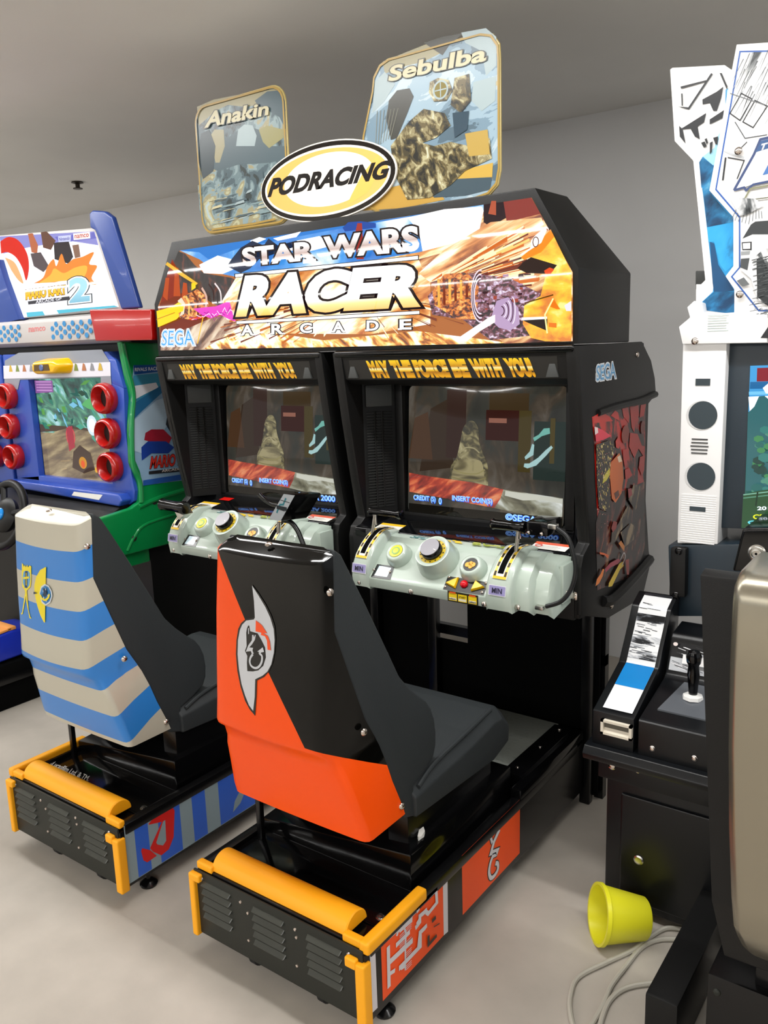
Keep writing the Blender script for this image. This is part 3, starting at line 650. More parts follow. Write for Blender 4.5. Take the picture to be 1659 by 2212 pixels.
# right hand racing engine: ringed barrel, pale cone, golden vanes (a generic engine)
A.poly([(-.3273,1.6304),(-.2732,1.6764),(-.1856,1.6822),(-.0749,1.6623),(.0302,1.6092),(.0436,1.5166),(-.1308,1.5044),(-.2162,1.5626),(-.3132,1.5794)], ENGP)
A.poly([(-.3117,1.642),(-.273,1.6862),(-.1998,1.6856),(-.1647,1.6448),(-.1728,1.5607),(-.2308,1.5632),(-.3049,1.6041)], ENGO)
for k in range(6):
    A.quads([bx(-.295 + .018 * k, 1.60 + .004 * k, -.287 + .018 * k, 1.675 - .002 * k)], G('7a2f1a' if k % 2 else 'f4b050'))
for k in range(26):
    x, z = rnd.uniform(-.185, -.03), rnd.uniform(1.575, 1.665); w, h = rnd.uniform(.004, .02), rnd.uniform(.003, .01)
    A.quads([bx(x, z, x + w, z + h)], G(('d9c4dc', '3a1c22', 'b08aa8', 'a04a3a')[k % 4]))
c = [(-.1579,1.6204),(-.0846,1.5829)]
for k, r in enumerate((.050, .046, .042, .038, .034)):
    A.line([(c[0][0] + r * .55 * math.cos(t), c[0][1] + r * 1.35 * math.sin(t)) for t in [math.pi * (.45 + .1 * i) for i in range(12)]], .0035, G('e9dcec' if k % 2 == 0 else '40242a'))
cone = [(-.1276,1.5587),(-.1092,1.6056),(-.075,1.6131),(-.0455,1.5845),(-.0415,1.5431),(-.0685,1.5276),(-.1027,1.536)]
A.poly(cone, G('b89cc0'))
for k in range(6):
    A.line([(c[1][0] - .012 + .0065 * k + .010 * math.cos(t), c[1][1] - .004 + (.012 + .0045 * k) * math.sin(t)) for t in [math.pi * (-.45 + .09 * i) for i in range(11)]], .0028, G('efe6f4' if k % 2 else '4a2c3c'))
A.poly([(-.2392,1.5076),(-.1303,1.5648),(-.1136,1.5701),(-.1137,1.5509),(-.1589,1.5296),(-.2025,1.5028)], G('fff4ec', 1.3))
A.poly([(-.0376,1.7056),(.0442,1.7699),(.101,1.663),(.1031,1.4951),(.0309,1.4972),(-.0083,1.5066),(-.0322,1.5428),(-.0282,1.5894),(.0174,1.61),(.0299,1.6548),(.0612,1.6817),(-.0089,1.7077)], VANE)
A.poly([(-.0089,1.7077),(.0625,1.6827),(.0425,1.6629),(-.0218,1.67),(-.0481,1.6835),(-.0284,1.6991)], G('2a1512', .7))
A.poly([(.0273,1.672),(.0424,1.6787),(.055,1.6732),(.0451,1.6627),(.0298,1.6638)], G('e24a14'))
A.poly([(.0442,1.7699),(.0544,1.7512),(.0193,1.7177),(-.0284,1.7025),(-.0376,1.7102),(.0039,1.736)], G('f58a1c'))
A.poly([(.0291,1.7759),(.0342,1.7688),(.0192,1.7401),(-.0349,1.7145),(-.0402,1.7172),(-.0089,1.7315),(-.009,1.7484),(.0038,1.7607)], G('f4ece4', 1.2))
A.line(ell(*[(.0039,1.7438)][0], .008, .012, 12) + ell(*[(.0039,1.7438)][0], .008, .012, 12)[:1], .0022, G('5a2c24'))
A.poly([(-.0375,1.5547),(.037,1.5538),(.0372,1.5226),(-.015,1.5444)], G('2a1a10', .7)); A.poly([(-.0348,1.5593),(.0356,1.5585),(.0357,1.5527),(-.0362,1.5523)], G('ffffff', 1.3))
A.poly([(.0531,1.6022),(.0723,1.575),(.0622,1.5755),(.0431,1.5833)], G('e8781c')); A.poly([(.0409,1.5432),(.0625,1.5412),(.0626,1.5297),(.041,1.5328)], G('e8781c'))
A.line([(-.0269,1.5952),(.0531,1.6113)], .003, G('5a3a10')); A.line([(.0372,1.5168),(.0305,1.5633),(.0531,1.6022)], .004, G('fff2a0', 1.2))
A.poly([(.0834,1.5835),(.1018,1.5938),(.1022,1.569),(.0885,1.5697)], G('e8e4f0'))
# left hand engine with its shaft, and the magenta discharge
A.poly([(-1.4812,1.6472),(-1.3971,1.6573),(-1.3516,1.6282),(-1.3778,1.6135),(-1.4808,1.5904)], G('ffd21e', 1.1)); A.line([(-1.4849,1.6182),(-1.3747,1.6388)], .003, G('c8860e'))
A.poly([(-1.3721,1.6608),(-1.3323,1.69),(-1.2592,1.7087),(-1.2157,1.683),(-1.2076,1.652),(-1.2453,1.6232),(-1.3175,1.6108),(-1.36,1.6191)], ENGO)
for i, s_ in enumerate(([(-1.3204,1.6892),(-1.3065,1.6651),(-1.3109,1.6263)], [(-1.2833,1.7025),(-1.2634,1.6705),(-1.2638,1.624)], [(-1.2357,1.7117),(-1.2161,1.68),(-1.2249,1.6407)], [(-1.2003,1.7216),(-1.1803,1.6961),(-1.1819,1.6583)], [(-1.1708,1.7226),(-1.1469,1.694),(-1.1462,1.6563)])):
    A.line(dense(s_), .009 if i < 3 else .006, G(('f2c46a', '6b2c10', 'd9b0a0', '3a2020', 'efe0e0')[i]))
A.poly([(-1.3629,1.676),(-1.3424,1.6859),(-1.3255,1.6661),(-1.3344,1.6305),(-1.3596,1.6222),(-1.3422,1.6466)], G('e9dcc4'))
A.poly([(-1.3944,1.6588),(-1.3587,1.6711),(-1.3311,1.6586),(-1.3381,1.6401),(-1.3731,1.6323),(-1.3914,1.6428)], G('ffd21e', 1.1))
A.poly([(-1.4113,1.8017),(-1.4004,1.8101),(-1.3233,1.7669),(-1.2524,1.7281),(-1.2623,1.7227),(-1.3362,1.7586)], G('e9b83a')); A.poly([(-1.2849,1.7303),(-1.2636,1.7319),(-1.2656,1.7137),(-1.2876,1.7059)], G('ffd21e'))
A.poly([(-1.3175,1.6108),(-1.2456,1.6201),(-1.2324,1.6133),(-1.2941,1.6067)], G('e8481c'))
A.poly([(-1.285,1.6453),(-1.2311,1.6471),(-1.174,1.6472),(-1.1059,1.6616),(-1.0927,1.616),(-1.0818,1.593),(-1.1116,1.6018),(-1.1544,1.6189),(-1.2007,1.6088),(-1.2453,1.6232)], G('e048c0', 1.1))
for k in range(16):
    x, y0 = -1.31 + .013 * k, 1.618 + rnd.uniform(-.014, .016)
    A.line([(x, y0), (x + .012, y0 + rnd.uniform(-.014, .014)), (x + .024, y0 + rnd.uniform(-.016, .016))], .0022, G('ffd8f8', 1.3) if k % 2 else G('a0208c'))
A.line([(-1.2745,1.5274),(-1.2368,1.615)], .004, G('ffc21a'))
# lettering
OUT = G('2e1c20', .35)
GOLD = ramp_mat('gold_letter_print', 'z', [(1.59, 'f09a12'), (1.625, 'ffdc84'), (1.645, 'ffffff'), (1.70, 'ffffff')], emit=1.2 * EM, rough=.08)
STEELP = ramp_mat('bronze_letter_print', 'z', [(1.742, 'ffffff'), (1.768, 'f4e6e0'), (1.785, '9a7468'), (1.812, 'ffffff')], emit=1.1 * EM, rough=.08)
WH = G('ffffff', 1.35)
for tx, q in (('STAR', [(-1.0296,1.7639),(-.7241,1.7603),(-.7206,1.8165),(-1.0327,1.8233)]), ('WARS', [(-.6894,1.7601),(-.344,1.7522),(-.3482,1.8213),(-.6874,1.8239)])):
    A.text(tx, q, OUT, .10, ref=.045); A.text(tx, q, STEELP, .045, ref=.045)
A.poly([(-1.0783,1.7677),(-.9938,1.7668),(-.9927,1.7797),(-1.0774,1.7779)], STEELP); A.poly([(-.7722,1.7656),(-.7202,1.764),(-.7209,1.7519),(-.773,1.7534)], STEELP)
A.line([(-1.0724,1.7394),(-.3476,1.7352)], .013, OUT); A.line([(-1.0681,1.7391),(-.3506,1.7355)], .009, WH)
q = [(-1.0805,1.6065),(-.3451,1.6012),(-.3418,1.7211),(-1.0553,1.7382)]; A.text('RACER', q, OUT, .105, .18, ref=.06); A.text('RACER', q, GOLD, .06, .18, ref=.06)
A.line([(-1.0777,1.5898),(-.3486,1.5874)], .012, OUT); A.line([(-1.0755,1.5898),(-.3501,1.5875)], .008, WH)
for ch, cx in zip('ARCADE', (540, 605, 667, 737, 811, 882)):
    cy = 715 - (cx - 540) * .038; w = 14
    q = []
    A.text(ch, LET[ch + str(cx)], OUT, .09, ref=.03); A.text(ch, LET[ch + str(cx)], WH, .03, ref=.03)
    for (x0, z0), sg in ((LET[ch + str(cx)][0], 1), (LET[ch + str(cx)][1], -1)):
        if ch in 'ADRE' and not (ch in 'DE' and sg < 0): A.quads([bx(x0 - .006, z0 - .001, x0 + .008, z0 + .0035)], WH)
sega(A, [(-1.4665,1.5229),(-1.2846,1.5214),(-1.288,1.5766),(-1.4492,1.5794)], G('ffffff', 1.2), G('3aa2ee'))
A.build('marquee_panel', cab, label='backlit canyon racing marquee with large white and gold lettering')

# ---- boards standing on top
def board(name, x0, z0, x1, z1, r, y, shape=None):
    pts = shape or rrect(x0, z0, x1, z1, r)
    return MB(mat('clear_board_edge', 'b9a66a', .25)).prism(pts, 'y', y, y + .006, .001, 1)
TEAL, BEIGE, SLATE, GOLDB, DK = (ink(h, .32) for h in ('74898c', '8f8868', '41535a', '9d7f36', '2c2b22'))
PALEB, CREAM, RUST = (ink(h, .32) for h in ('93a3a6', 'b8b08c', '67582f'))
sh1 = rrect(-1.240, 1.882, -.836, 2.288, .055)
o1 = board('topper_board', 0, 0, 0, 0, 0, .822, sh1).build('topper_board', cab, label='left clear board lettered Anakin')
def jag(seed, x0, z0, x1, z1, n, amp):
    r = random.Random(seed); top = [(x0 + (x1 - x0) * i / n, z1 + r.uniform(-amp, amp)) for i in range(n + 1)]
    return [(x0, z0)] + [(x1, z0)] + top[::-1]
A = Art(on_y(.8218), .0001)
ETCH = noise_mat('etched_teal_print', 13, [(.0, '26302f'), (.38, '41535a'), (.45, '5f7378'), (.51, '7d9092'), (.57, '8f8868'), (.63, 'a9a888'), (.69, '9fb0b4')], (1, 1, 1.3), (0, 25, 0), 9, 1.2, 0, .3, const=True)
ETCH2 = noise_mat('etched_machine_print', 46, [(.0, '1a1912'), (.40, '3b3520'), (.47, '5c5030'), (.53, '857b58'), (.60, 'aaa37e'), (.68, 'c4c4b0')], (1, 1, 1.5), (0, -30, 0), 8, .8, 0, .3, const=True)
ETCH3 = noise_mat('etched_sky_print', 10, [(.0, '4a5f6c'), (.42, '6b8494'), (.5, '8ba2b0'), (.58, 'a8b8c0'), (.66, 'b0a888')], (2, 1, 1), (0, -25, 0), 9, .8, 0, .3, const=True)
A.poly(rrect(-1.234, 1.888, -.842, 2.282, .05), ETCH)
A.poly([(-1.2248,2.2863),(-1.1455,2.2937),(-1.006,2.2859),(-.8748,2.2747),(-.8429,2.2467),(-.8376,2.2051),(-.9052,2.2171),(-.947,2.2423),(-1.0095,2.2476),(-1.0816,2.2666),(-1.1395,2.2586),(-1.2212,2.2288)], BEIGE)
A.poly([(-.9635,2.2572),(-.9093,2.2737),(-.8583,2.2669),(-.8396,2.2345),(-.8414,2.1531),(-.864,2.1922),(-.9052,2.2171),(-.9475,2.2364)], SLATE)
A.poly([(-1.231,2.2304),(-1.1849,2.1975),(-1.1357,2.2019),(-1.0911,2.1697),(-1.0143,2.194),(-.953,2.1716),(-.9133,2.1172),(-.8407,2.1059),(-.8433,2.0707),(-.9171,2.0696),(-1.0523,2.083),(-1.1484,2.0777),(-1.2387,2.1163)], SLATE)
A.poly([(-1.1711,2.1889),(-1.15,2.2043),(-1.1074,2.1972),(-1.1076,2.1474),(-1.1363,2.1014),(-1.1555,2.1042)], BEIGE)
A.poly([(-.953,2.1716),(-.9172,2.1776),(-.8498,2.1545),(-.8516,2.1313),(-.9138,2.1113),(-.9385,2.1332)], ink('878254', .32))
A.poly([(-1.0426,2.1865),(-1.014,2.197),(-.9785,2.1879),(-.9634,2.1553),(-.9748,2.1268),(-1.0564,2.1395)], PALEB)
A.poly([(-1.2142,2.2022),(-1.1739,2.2083),(-1.1503,2.1541),(-1.1677,2.0804),(-1.2195,2.0618),(-1.2373,2.129)], ink('24343a', .32))
for k in range(0):
    r = random.Random(40 + k); x, z = r.uniform(-1.20, -.89), r.uniform(2.02, 2.16); w, h = r.uniform(.004, .03), r.uniform(.003, .022)
    A.quads([[(x, z), (x + w, z + r.uniform(-.005, .01)), (x + w * .8, z + h), (x + .002, z + h * .8)]], (SLATE, DK, PALEB, BEIGE)[k % 4])
A.poly([(-1.2466,2.0458),(-1.151,2.0525),(-.9455,2.0493),(-.9398,1.9004),(-1.2067,1.8997),(-1.2458,1.9602)], ETCH)
for k in range(34):
    r = random.Random(90 + k); x, z = r.uniform(-1.21, -.95), r.uniform(1.905, 2.0); w, h = r.uniform(.03, .09), r.uniform(.004, .012)
    A.quads([[(x, z), (x + w, z + .004), (x + w * .9, z + h), (x + .01, z + h * .7)]], (PALEB, TEAL, SLATE, CREAM)[k % 4])
A.line([(-1.19, 1.898), (-1.0, 1.896), (-.9, 1.90)], .006, GOLDB)
rim = rrect(-1.236, 1.886, -.840, 2.284, .052); A.ring(rim, rrect(-1.230, 1.892, -.846, 2.278, .047), GOLDB)
q = [(-1.193,2.2146),(-.9019,2.2047),(-.9031,2.2432),(-1.178,2.2622)]; A.text('Anakin', q, DK, .07, .12, ref=.03); A.text('Anakin', q, CREAM, .03, .12)
A.build('board_print', o1)
sh2 = [( -.513, 2.20), (-.507, 2.235), (-.485, 2.262), (-.455, 2.272), (-.16, 2.272), (-.128, 2.262), (-.109, 2.235), (-.107, 2.2), (-.107, 1.935), (-.115, 1.898), (-.14, 1.877), (-.18, 1.870), (-.50, 1.870), (-.56, 1.90), (-.565, 2.0), (-.55, 2.09)]
o2 = board('topper_board', 0, 0, 0, 0, 0, .822, sh2).build('topper_board', cab, label='right clear board lettered Sebulba')
A = Art(on_y(.8218), .0001)
inn = [(-.31 + (x + .31) * .975, 2.07 + (z - 2.07) * .975) for x, z in sh2]
A.poly(inn, ETCH3)
A.poly([(-.4714,2.2674),(-.4019,2.2736),(-.3023,2.2825),(-.2706,2.2706),(-.2838,2.2485),(-.336,2.2394),(-.4167,2.2405),(-.4656,2.2347)], BEIGE)
A.poly([(-.3348,2.2846),(-.2766,2.2867),(-.208,2.2813),(-.2517,2.2665),(-.2775,2.2422)], DK)
A.poly([(-.2202,2.284),(-.1477,2.2782),(-.1184,2.2517),(-.1188,2.1848),(-.1487,2.1666),(-.1601,2.2272),(-.2083,2.257)], PALEB)
A.poly([(-.5018,2.2206),(-.4654,2.2399),(-.4319,2.2018),(-.4683,2.1664),(-.5124,2.1421)], PALEB)
A.poly([(-.1852,2.159),(-.119,2.1607),(-.1224,2.1029),(-.1616,2.0854),(-.1919,2.1157)], PALEB)
A.poly([(-.5564,1.9836),(-.4847,1.9349),(-.3171,1.9453),(-.2787,1.8819),(-.4152,1.8766),(-.5762,1.8867)], ink('b08a38', .32))
A.poly([(-.2774,1.9452),(-.1816,1.9525),(-.1294,1.9551),(-.1327,1.9152),(-.2263,1.9122),(-.2915,1.9048)], ink('b8963e', .32))
A.poly([(-.3314,1.9099),(-.2517,1.9312),(-.1327,1.9202),(-.139,1.8905),(-.214,1.8845),(-.3117,1.8913)], ink('364852', .32))
# plain machinery stand-in: fin, drum, wheel and struts
A.poly([(-.4543,2.1638),(-.4256,2.1848),(-.3845,2.1823),(-.3717,2.1591),(-.3933,2.1211),(-.4299,2.0635),(-.4511,2.0615),(-.4633,2.112)], ink('34342e', .32))
for k in range(7): A.line([(-.505 + .009 * k, 2.05 + .003 * k), (-.495 + .012 * k, 2.145 - .001 * k)], .0018, ink('86877c', .12))
A.poly([(-.3871,2.099),(-.3392,2.122),(-.2742,2.1002),(-.2555,2.0663),(-.3015,2.0429),(-.3755,2.0336),(-.4244,2.0196),(-.4517,2.0454)], ETCH2)
A.poly([(-.4517,2.0454),(-.4091,2.0602),(-.3085,2.0232),(-.2563,2.0254),(-.1996,2.0062),(-.138,2.0166),(-.1324,1.9656),(-.213,1.9467),(-.2584,1.9164),(-.3251,1.893),(-.4005,1.8968),(-.4403,1.9676)], ETCH2)
A.poly([(-.2407,2.1798),(-.1971,2.1811),(-.1919,2.1157),(-.2234,2.0912),(-.2546,2.117)], ETCH2)
A.poly([(-.3177,2.1848),(-.2916,2.1898),(-.2597,2.1786),(-.2476,2.1511),(-.2671,2.1295),(-.3059,2.134),(-.3216,2.16)], ETCH2)
A.poly([(-.2116,2.0386),(-.1439,2.0376),(-.1383,1.9766),(-.1999,1.9808)], ink('a88c42', .32)); A.poly([(-.2486,2.0957),(-.1984,2.0919),(-.2052,2.0477),(-.2434,2.0336)], ink('3c4c58', .12))
for k in range(0):
    r = random.Random(300 + k); x, z = r.uniform(-.47, -.16), r.uniform(1.90, 2.12); w, h = r.uniform(.003, .022), r.uniform(.002, .016)
    if x < -.40 and z < 1.97: continue
    A.quads([[(x, z), (x + w, z + r.uniform(-.006, .01)), (x + w * .8, z + h), (x + .002, z + h * .8)]], (RUST, DK, BEIGE, ink('5f5a38', .12), CREAM, SLATE)[k % 6])
cc = [(-.2845,2.1591)][0]
A.poly(ell(cc[0], cc[1], .024, .024), PALEB); A.poly(ell(cc[0], cc[1], .019, .019), ink('84794c', .12)); A.line([(cc[0] - .018, cc[1]), (cc[0] + .018, cc[1])], .003, PALEB); A.line([(cc[0], cc[1] - .018), (cc[0], cc[1] + .018)], .003, PALEB)
A.ring([(-.31 + (x + .31) * .985, 2.07 + (z - 2.07) * .985) for x, z in sh2], [(-.31 + (x + .31) * .962, 2.07 + (z - 2.07) * .962) for x, z in sh2], GOLDB)
q = [(-.4525,2.211),(-.1454,2.2009),(-.148,2.239),(-.451,2.2501)]; A.text('Sebulba', q, DK, .07, .12, ref=.03); A.text('Sebulba', q, CREAM, .03, .12)
A.build('board_print', o2)
oc, oz = -.690, 1.982
b = MB(ink('efe8dc', .15)); b.prism(ell(oc, oz, .262, .112, 56), 'y', .812, .819, .001, 1)
ov = b.build('oval_badge', cab, label='oval badge with black rim lettered PODRACING')
A = Art(on_y(.8118), .0001)
A.poly(ell(oc, oz, .258, .108, 56), ink('17120f', .15)); A.poly(ell(oc, oz, .242, .0955, 56), ink('f8f2e6', .15))
A.poly(ell(oc, oz, .234, .089, 56), ink('eeb464', .15)); A.poly(ell(oc + .012, oz + .004, .172, .074, 56), ink('fdf3e4', .15))
A.poly([(oc + .08, oz - .078), (oc + .16, oz - .05), (oc + .21, oz + .01), (oc + .2, oz + .045), (oc + .14, oz + .0), (oc + .1, oz - .05)], ink('f0b85e', .15))
q = [(-.924,1.9656),(-.4513,1.9596),(-.4424,2.0073),(-.9116,2.0201)]; A.text('PODRACING', q, ink('1c1a1a', .15), .05, .28)
A.build('badge_print', ov)

# ---- the two cabinet bays
PILLAR = [(.800, 1.484), (.806, 1.44), (.818, 1.36), (.832, 1.27), (.848, 1.18), (.864, 1.09), (.880, 1.01), (.892, .955), (.855, .93), (.845, .90), (.845, .75), (1.30, .72), (1.30, 1.484)]
GRILLE = mat('dark_grille', '1d1e1d', .55); GREYP = mat('grey_plastic', '3a3c3b', .5, bump=.1, bscale=300)
GLASS = mat('dark_screen_glass', '0a0b0a', .06, spec=.3)
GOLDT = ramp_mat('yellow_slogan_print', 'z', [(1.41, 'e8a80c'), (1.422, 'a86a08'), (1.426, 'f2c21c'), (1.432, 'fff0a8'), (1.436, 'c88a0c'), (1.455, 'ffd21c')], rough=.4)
def bay(ox, right):
    X = lambda x: x + ox
    b = MB(BLACK)
    b.loft([[(X(-.680), y, z) for y, z in PILLAR], [(X(-.645), y, z) for y, z in PILLAR]], bev=.006)
    b.build('side_pillar', cab)
    b = MB(BLACK)
    b.loft([[(X(.085), y, z) for y, z in PILLAR], [(X(.1155), y, z) for y, z in PILLAR]], bev=.006)
    b.build('side_pillar', cab)
    b = MB(BLACK)
    b.prism([(.802, 1.484), (.800, 1.474), (.806, 1.463), (.818, 1.400), (.845, 1.385), (.99, 1.385), (1.0, 1.484)], 'x', X(-.66), X(.10), .003)
    b.build('header', cab)
    b = MB(BLACKG); b.cyl((X(-.672), .806, 1.478), (X(.108), .806, 1.478), .010, n=14, bev=.004); b.build('header_edge', cab)
    n = Vector((0, -.982, -.187)); hv = Vector((0, -.012, .063)).normalized()
    def on_head(a, bz, h):
        y = .806 + (1.463 - bz) * .19
        return (X(a), y - h * .98 - .0005, bz)
    A = Art(on_head, .0002)
    A.poly(bx(-.62, 1.403, .06, 1.46), ink('191712', .5))
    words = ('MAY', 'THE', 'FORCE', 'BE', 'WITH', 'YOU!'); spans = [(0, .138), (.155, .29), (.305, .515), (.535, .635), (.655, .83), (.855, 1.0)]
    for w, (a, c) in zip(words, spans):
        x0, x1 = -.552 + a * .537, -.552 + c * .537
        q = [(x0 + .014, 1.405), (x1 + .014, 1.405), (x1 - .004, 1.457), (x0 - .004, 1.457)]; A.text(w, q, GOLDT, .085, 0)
    A.build('slogan_strip', cab, label='yellow lettered slogan strip above the screen')
    for x in (-.61, .045):
        b = MB(GREYP); b.prism([(X(x - .008), 1.440), (X(x + .008), 1.440), (X(x + .018), 1.405), (X(x - .018), 1.405)], 'y', .809, .818, .002)
        b.build('speaker_cover', cab)
    # monitor surround: sloped side cheeks, frame round the tube
    b = MB(BLACK)
    for xa, xb in ((-.645, -.575), (.085, .03)):
        MB(BLACK).hull([(X(x), y, z) for z in (1.385, .955) for x, y in ((xa, .90), (xa, 1.02), (xb, 1.0))]).build('cheek', cab)
    b.box(X(-.645), X(.085), 1.04, 1.06, .94, 1.40)
    b.box(X(-.58), X(-.552), .985, 1.02, .955, 1.385, .004); b.box(X(.006), X(.035), .985, 1.02, .955, 1.385, .004)
    b.box(X(-.58), X(.035), .985, 1.045, 1.372, 1.39, .004); b.box(X(-.58), X(.035), .985, 1.02, .94, .966, .004)
    b.build('monitor_surround', cab)
    # vent grilles on the cheeks
    for sd, (xa, xb) in enumerate(((-.636, -.588), (.080, .044))):
        b = MB(GRILLE)
        for k in range(34):
            z = .985 + k * .0092
            b.hull([(X(x), y, z + dz) for x, y, dz in ((xa, .905, 0), (xb, .975, 0), (xa, .912, .004), (xb, .982, .004), (xa, .905, .003), (xb, .975, .003))])
        for f in (.33, .62):
            x, y = xa + (xb - xa) * f, .902 + .07 * f; b.box(X(x), X(x + .0018), y, y + .012, .985, 1.295)
        b.build('vent_grille', cab)
    b = MB(GREYP); b.hull([(X(x), y, z) for x, y in ((-.634, .902), (-.585, .975), (-.634, .912), (-.585, .985)) for z in (1.31, 1.378)], .002); b.build('cheek_plate', cab)
    # tube: faintly domed glass with the picture behind it
    b = MB(GLASS); N = 10; rings = []
    def dome(x, z): return (z - 1.168) * .06 - .0035 * (1 - ((x + .2735) / .29) ** 2) * (1 - ((z - 1.168) / .22) ** 2)
    for i in range(N + 1):
        z = .958 + (1.378 - .958) * i / N
        rings.append([(X(-.555 + (.565) * k / 12), 1.004 + dome(-.555 + .565 * k / 12, z), z) for k in range(13)])
    b.loft(rings, closed=False, caps=False)
    scr = b.build('screen', cab)
    def on_scr(a, c, h): return (X(a), 1.0032 + dome(a, c) - h, c)
    A = Art(on_scr, .00008, .035)
    e = .9
    A.poly(rrect(-.544, .962, 0, 1.372, .02), noise_mat('dim_tavern_picture', 14, [(.30, '161712'), (.44, '25261f'), (.52, '32291d'), (.60, '42382c'), (.70, '555048')], (1, 1, 2), (0, 10, 0), 7, .8, e, .03, .3))
    CLOTH = noise_mat('red_cloth_picture', 38, [(.32, '4e100a'), (.44, '8e2416'), (.52, 'b83c22'), (.60, 'd86a3c'), (.70, 'e8a070')], (4, 1, 1), (0, -32, 0), 6, .6, e, .03, .3)
    PLAST = noise_mat('plaster_picture', 22, [(.30, '3e3c2c'), (.44, '6e6c56'), (.54, '9a9b88'), (.64, 'c8ccc4'), (.72, 'e4e8e4')], (2, 1, 1), (0, 20, 0), 7, .6, e, .03, .3)
    A.poly([(-.50, 1.10), (-.46, 1.30), (-.40, 1.33), (-.37, 1.12)], pix('35291f', e)); A.poly([(-.544, 1.14), (-.52, 1.27), (-.47, 1.29), (-.45, 1.14)], pix('46301f', e))
    A.poly(bx(-.40, 1.15, -.33, 1.36), pix('33221c', e)); A.poly(bx(-.25, 1.29, -.12, 1.35), pix('3a2c18', e))
    A.poly(bx(-.26, 1.21, -.15, 1.30), pix('33150f', e)); A.poly(bx(-.10, 1.10, 0, 1.27), pix('25302c', e)); A.poly(bx(-.15, 1.12, -.11, 1.30), pix('43391c', e))
    A.poly(bx(-.05, 1.15, -.035, 1.28), pix('4a4020', e)); A.poly(bx(-.25, 1.262, -.19, 1.276), pix('8a5a4a', e))
    # plain olive urn where the scene shows its host, and a pale draped stand at the right
    A.poly(dense([(-.385, 1.072), (-.382, 1.12), (-.362, 1.15), (-.352, 1.185), (-.346, 1.215), (-.338, 1.245), (-.318, 1.265), (-.298, 1.262), (-.285, 1.24), (-.282, 1.205), (-.268, 1.17), (-.250, 1.13), (-.248, 1.072)]), noise_mat('olive_urn_picture', 26, [(.36, '2e2a1a'), (.48, '5c5436'), (.58, '857c54'), (.68, 'a89f78')], (1, 1, .7), (0, 15, 0), 6, 1.0, e, .03))
    A.poly(dense([(-.380, 1.075), (-.372, 1.12), (-.350, 1.145), (-.31, 1.15), (-.27, 1.14), (-.26, 1.075)]), noise_mat('olive_urn_belly_picture', 22, [(.36, '3e3822'), (.48, '6a6142'), (.6, '9a9068')], (2.5, 1, 1), (0, 0, 0), 6, .8, e, .03))
    A.line(dense([(-.372, 1.115), (-.34, 1.105), (-.29, 1.105), (-.26, 1.12)]), .004, pix('8e865c', e)); A.line(dense([(-.35, 1.165), (-.33, 1.183), (-.30, 1.183), (-.28, 1.17)]), .004, pix('9a9270', e))
    A.line(dense([(-.378, 1.09), (-.34, 1.085), (-.29, 1.085), (-.255, 1.095)]), .004, pix('7e7650', e))
    A.poly([(-.103, 1.222), (-.085, 1.232), (-.07, 1.25), (-.052, 1.252), (-.050, 1.236), (-.075, 1.228), (-.098, 1.212)], pix('6fb0a4', e))
    A.poly([(-.128, 1.165), (-.112, 1.182), (-.105, 1.205), (-.098, 1.202), (-.100, 1.172), (-.125, 1.157)], pix('9ec4c4', e))
    A.poly([(-.128, 1.146), (-.112, 1.147), (-.085, 1.165), (-.062, 1.188), (-.045, 1.202), (-.040, 1.196), (-.06, 1.172), (-.09, 1.142), (-.118, 1.132), (-.13, 1.136)], pix('a3c8c8', e))
    # red patterned counter cloth and a pale plaster block
    A.poly([(-.540, 1.093), (-.46, 1.086), (-.30, 1.078), (-.195, 1.064), (-.205, 1.035), (-.225, 1.005), (-.30, 1.011), (-.42, 1.022), (-.538, 1.031)], CLOTH)
    rn = random.Random(3 if right else 4)
    for col in ():
        q = []
        for k in range(20):
            x = rn.uniform(-.53, -.24); z0 = 1.024 - (x + .54) * .045 + rn.uniform(.0, .030); w = rn.uniform(.006, .022)
            q.append([(x, z0), (x + w, z0 + .004), (x + w + .018, z0 + .016), (x + .016, z0 + .013)])
        A.quads(q, pix(col, e))
    A.poly([(-.195, 1.064), (-.10, 1.058), (-.004, 1.052), (-.004, .998), (-.11, .993), (-.225, 1.005), (-.205, 1.035)], PLAST)
    A.poly([(-.188, 1.061), (-.10, 1.056), (-.004, 1.050), (-.004, 1.036), (-.07, 1.042), (-.13, 1.036), (-.19, 1.046)], pix('c4c6ba', e))
    for k in range(0):
        x, z = rn.uniform(-.19, -.03), rn.uniform(1.0, 1.045)
        A.poly(ell(x, z, rn.uniform(.006, .022), rn.uniform(.004, .010), 9), pix(('8f9080', 'a9ab98', '64664a', '83705a')[k % 4], e))
    A.poly(bx(-.54, .966, -.004, .994), pix('14120e', e))
    TX = pix('8fc0ff', 1.5); TB = pix('2a62e0', 1.2)
    for tx, x0, x1, z in (('CREDIT (S)', -.522, -.437, 1.002), ('0', -.425, -.414, 1.000), ('INSERT COIN(S)', -.375, -.232, 1.012), ('©SEGA 2000', -.187, -.012, .972)):
        q = [(x0, z), (x1, z), (x1, z + .021), (x0, z + .021)]
        A.text(tx, [(a + .0015, c - .0015) for a, c in q], TB, .06, ref=.02); A.text(tx, q, TX, .02)
    A.build('screen_picture', scr)
    # shelf under the tube with its stickers
    b = MB(mat('glossy_shelf', '0a0b0d', .07, spec=.4)); b.prism([(.992, .958), (.99, .935), (.838, .905), (.836, .928), (.84, .934)], 'x', X(-.646), X(.087), .003)
    b.build('shelf', cab)
    b = MB(GREYP); b.box(X(-.60), X(-.13), .832, .838, .915, .930, .001); b.box(X(-.11), X(.085), .832, .838, .905, .922, .001); b.build('shelf_edge', cab)
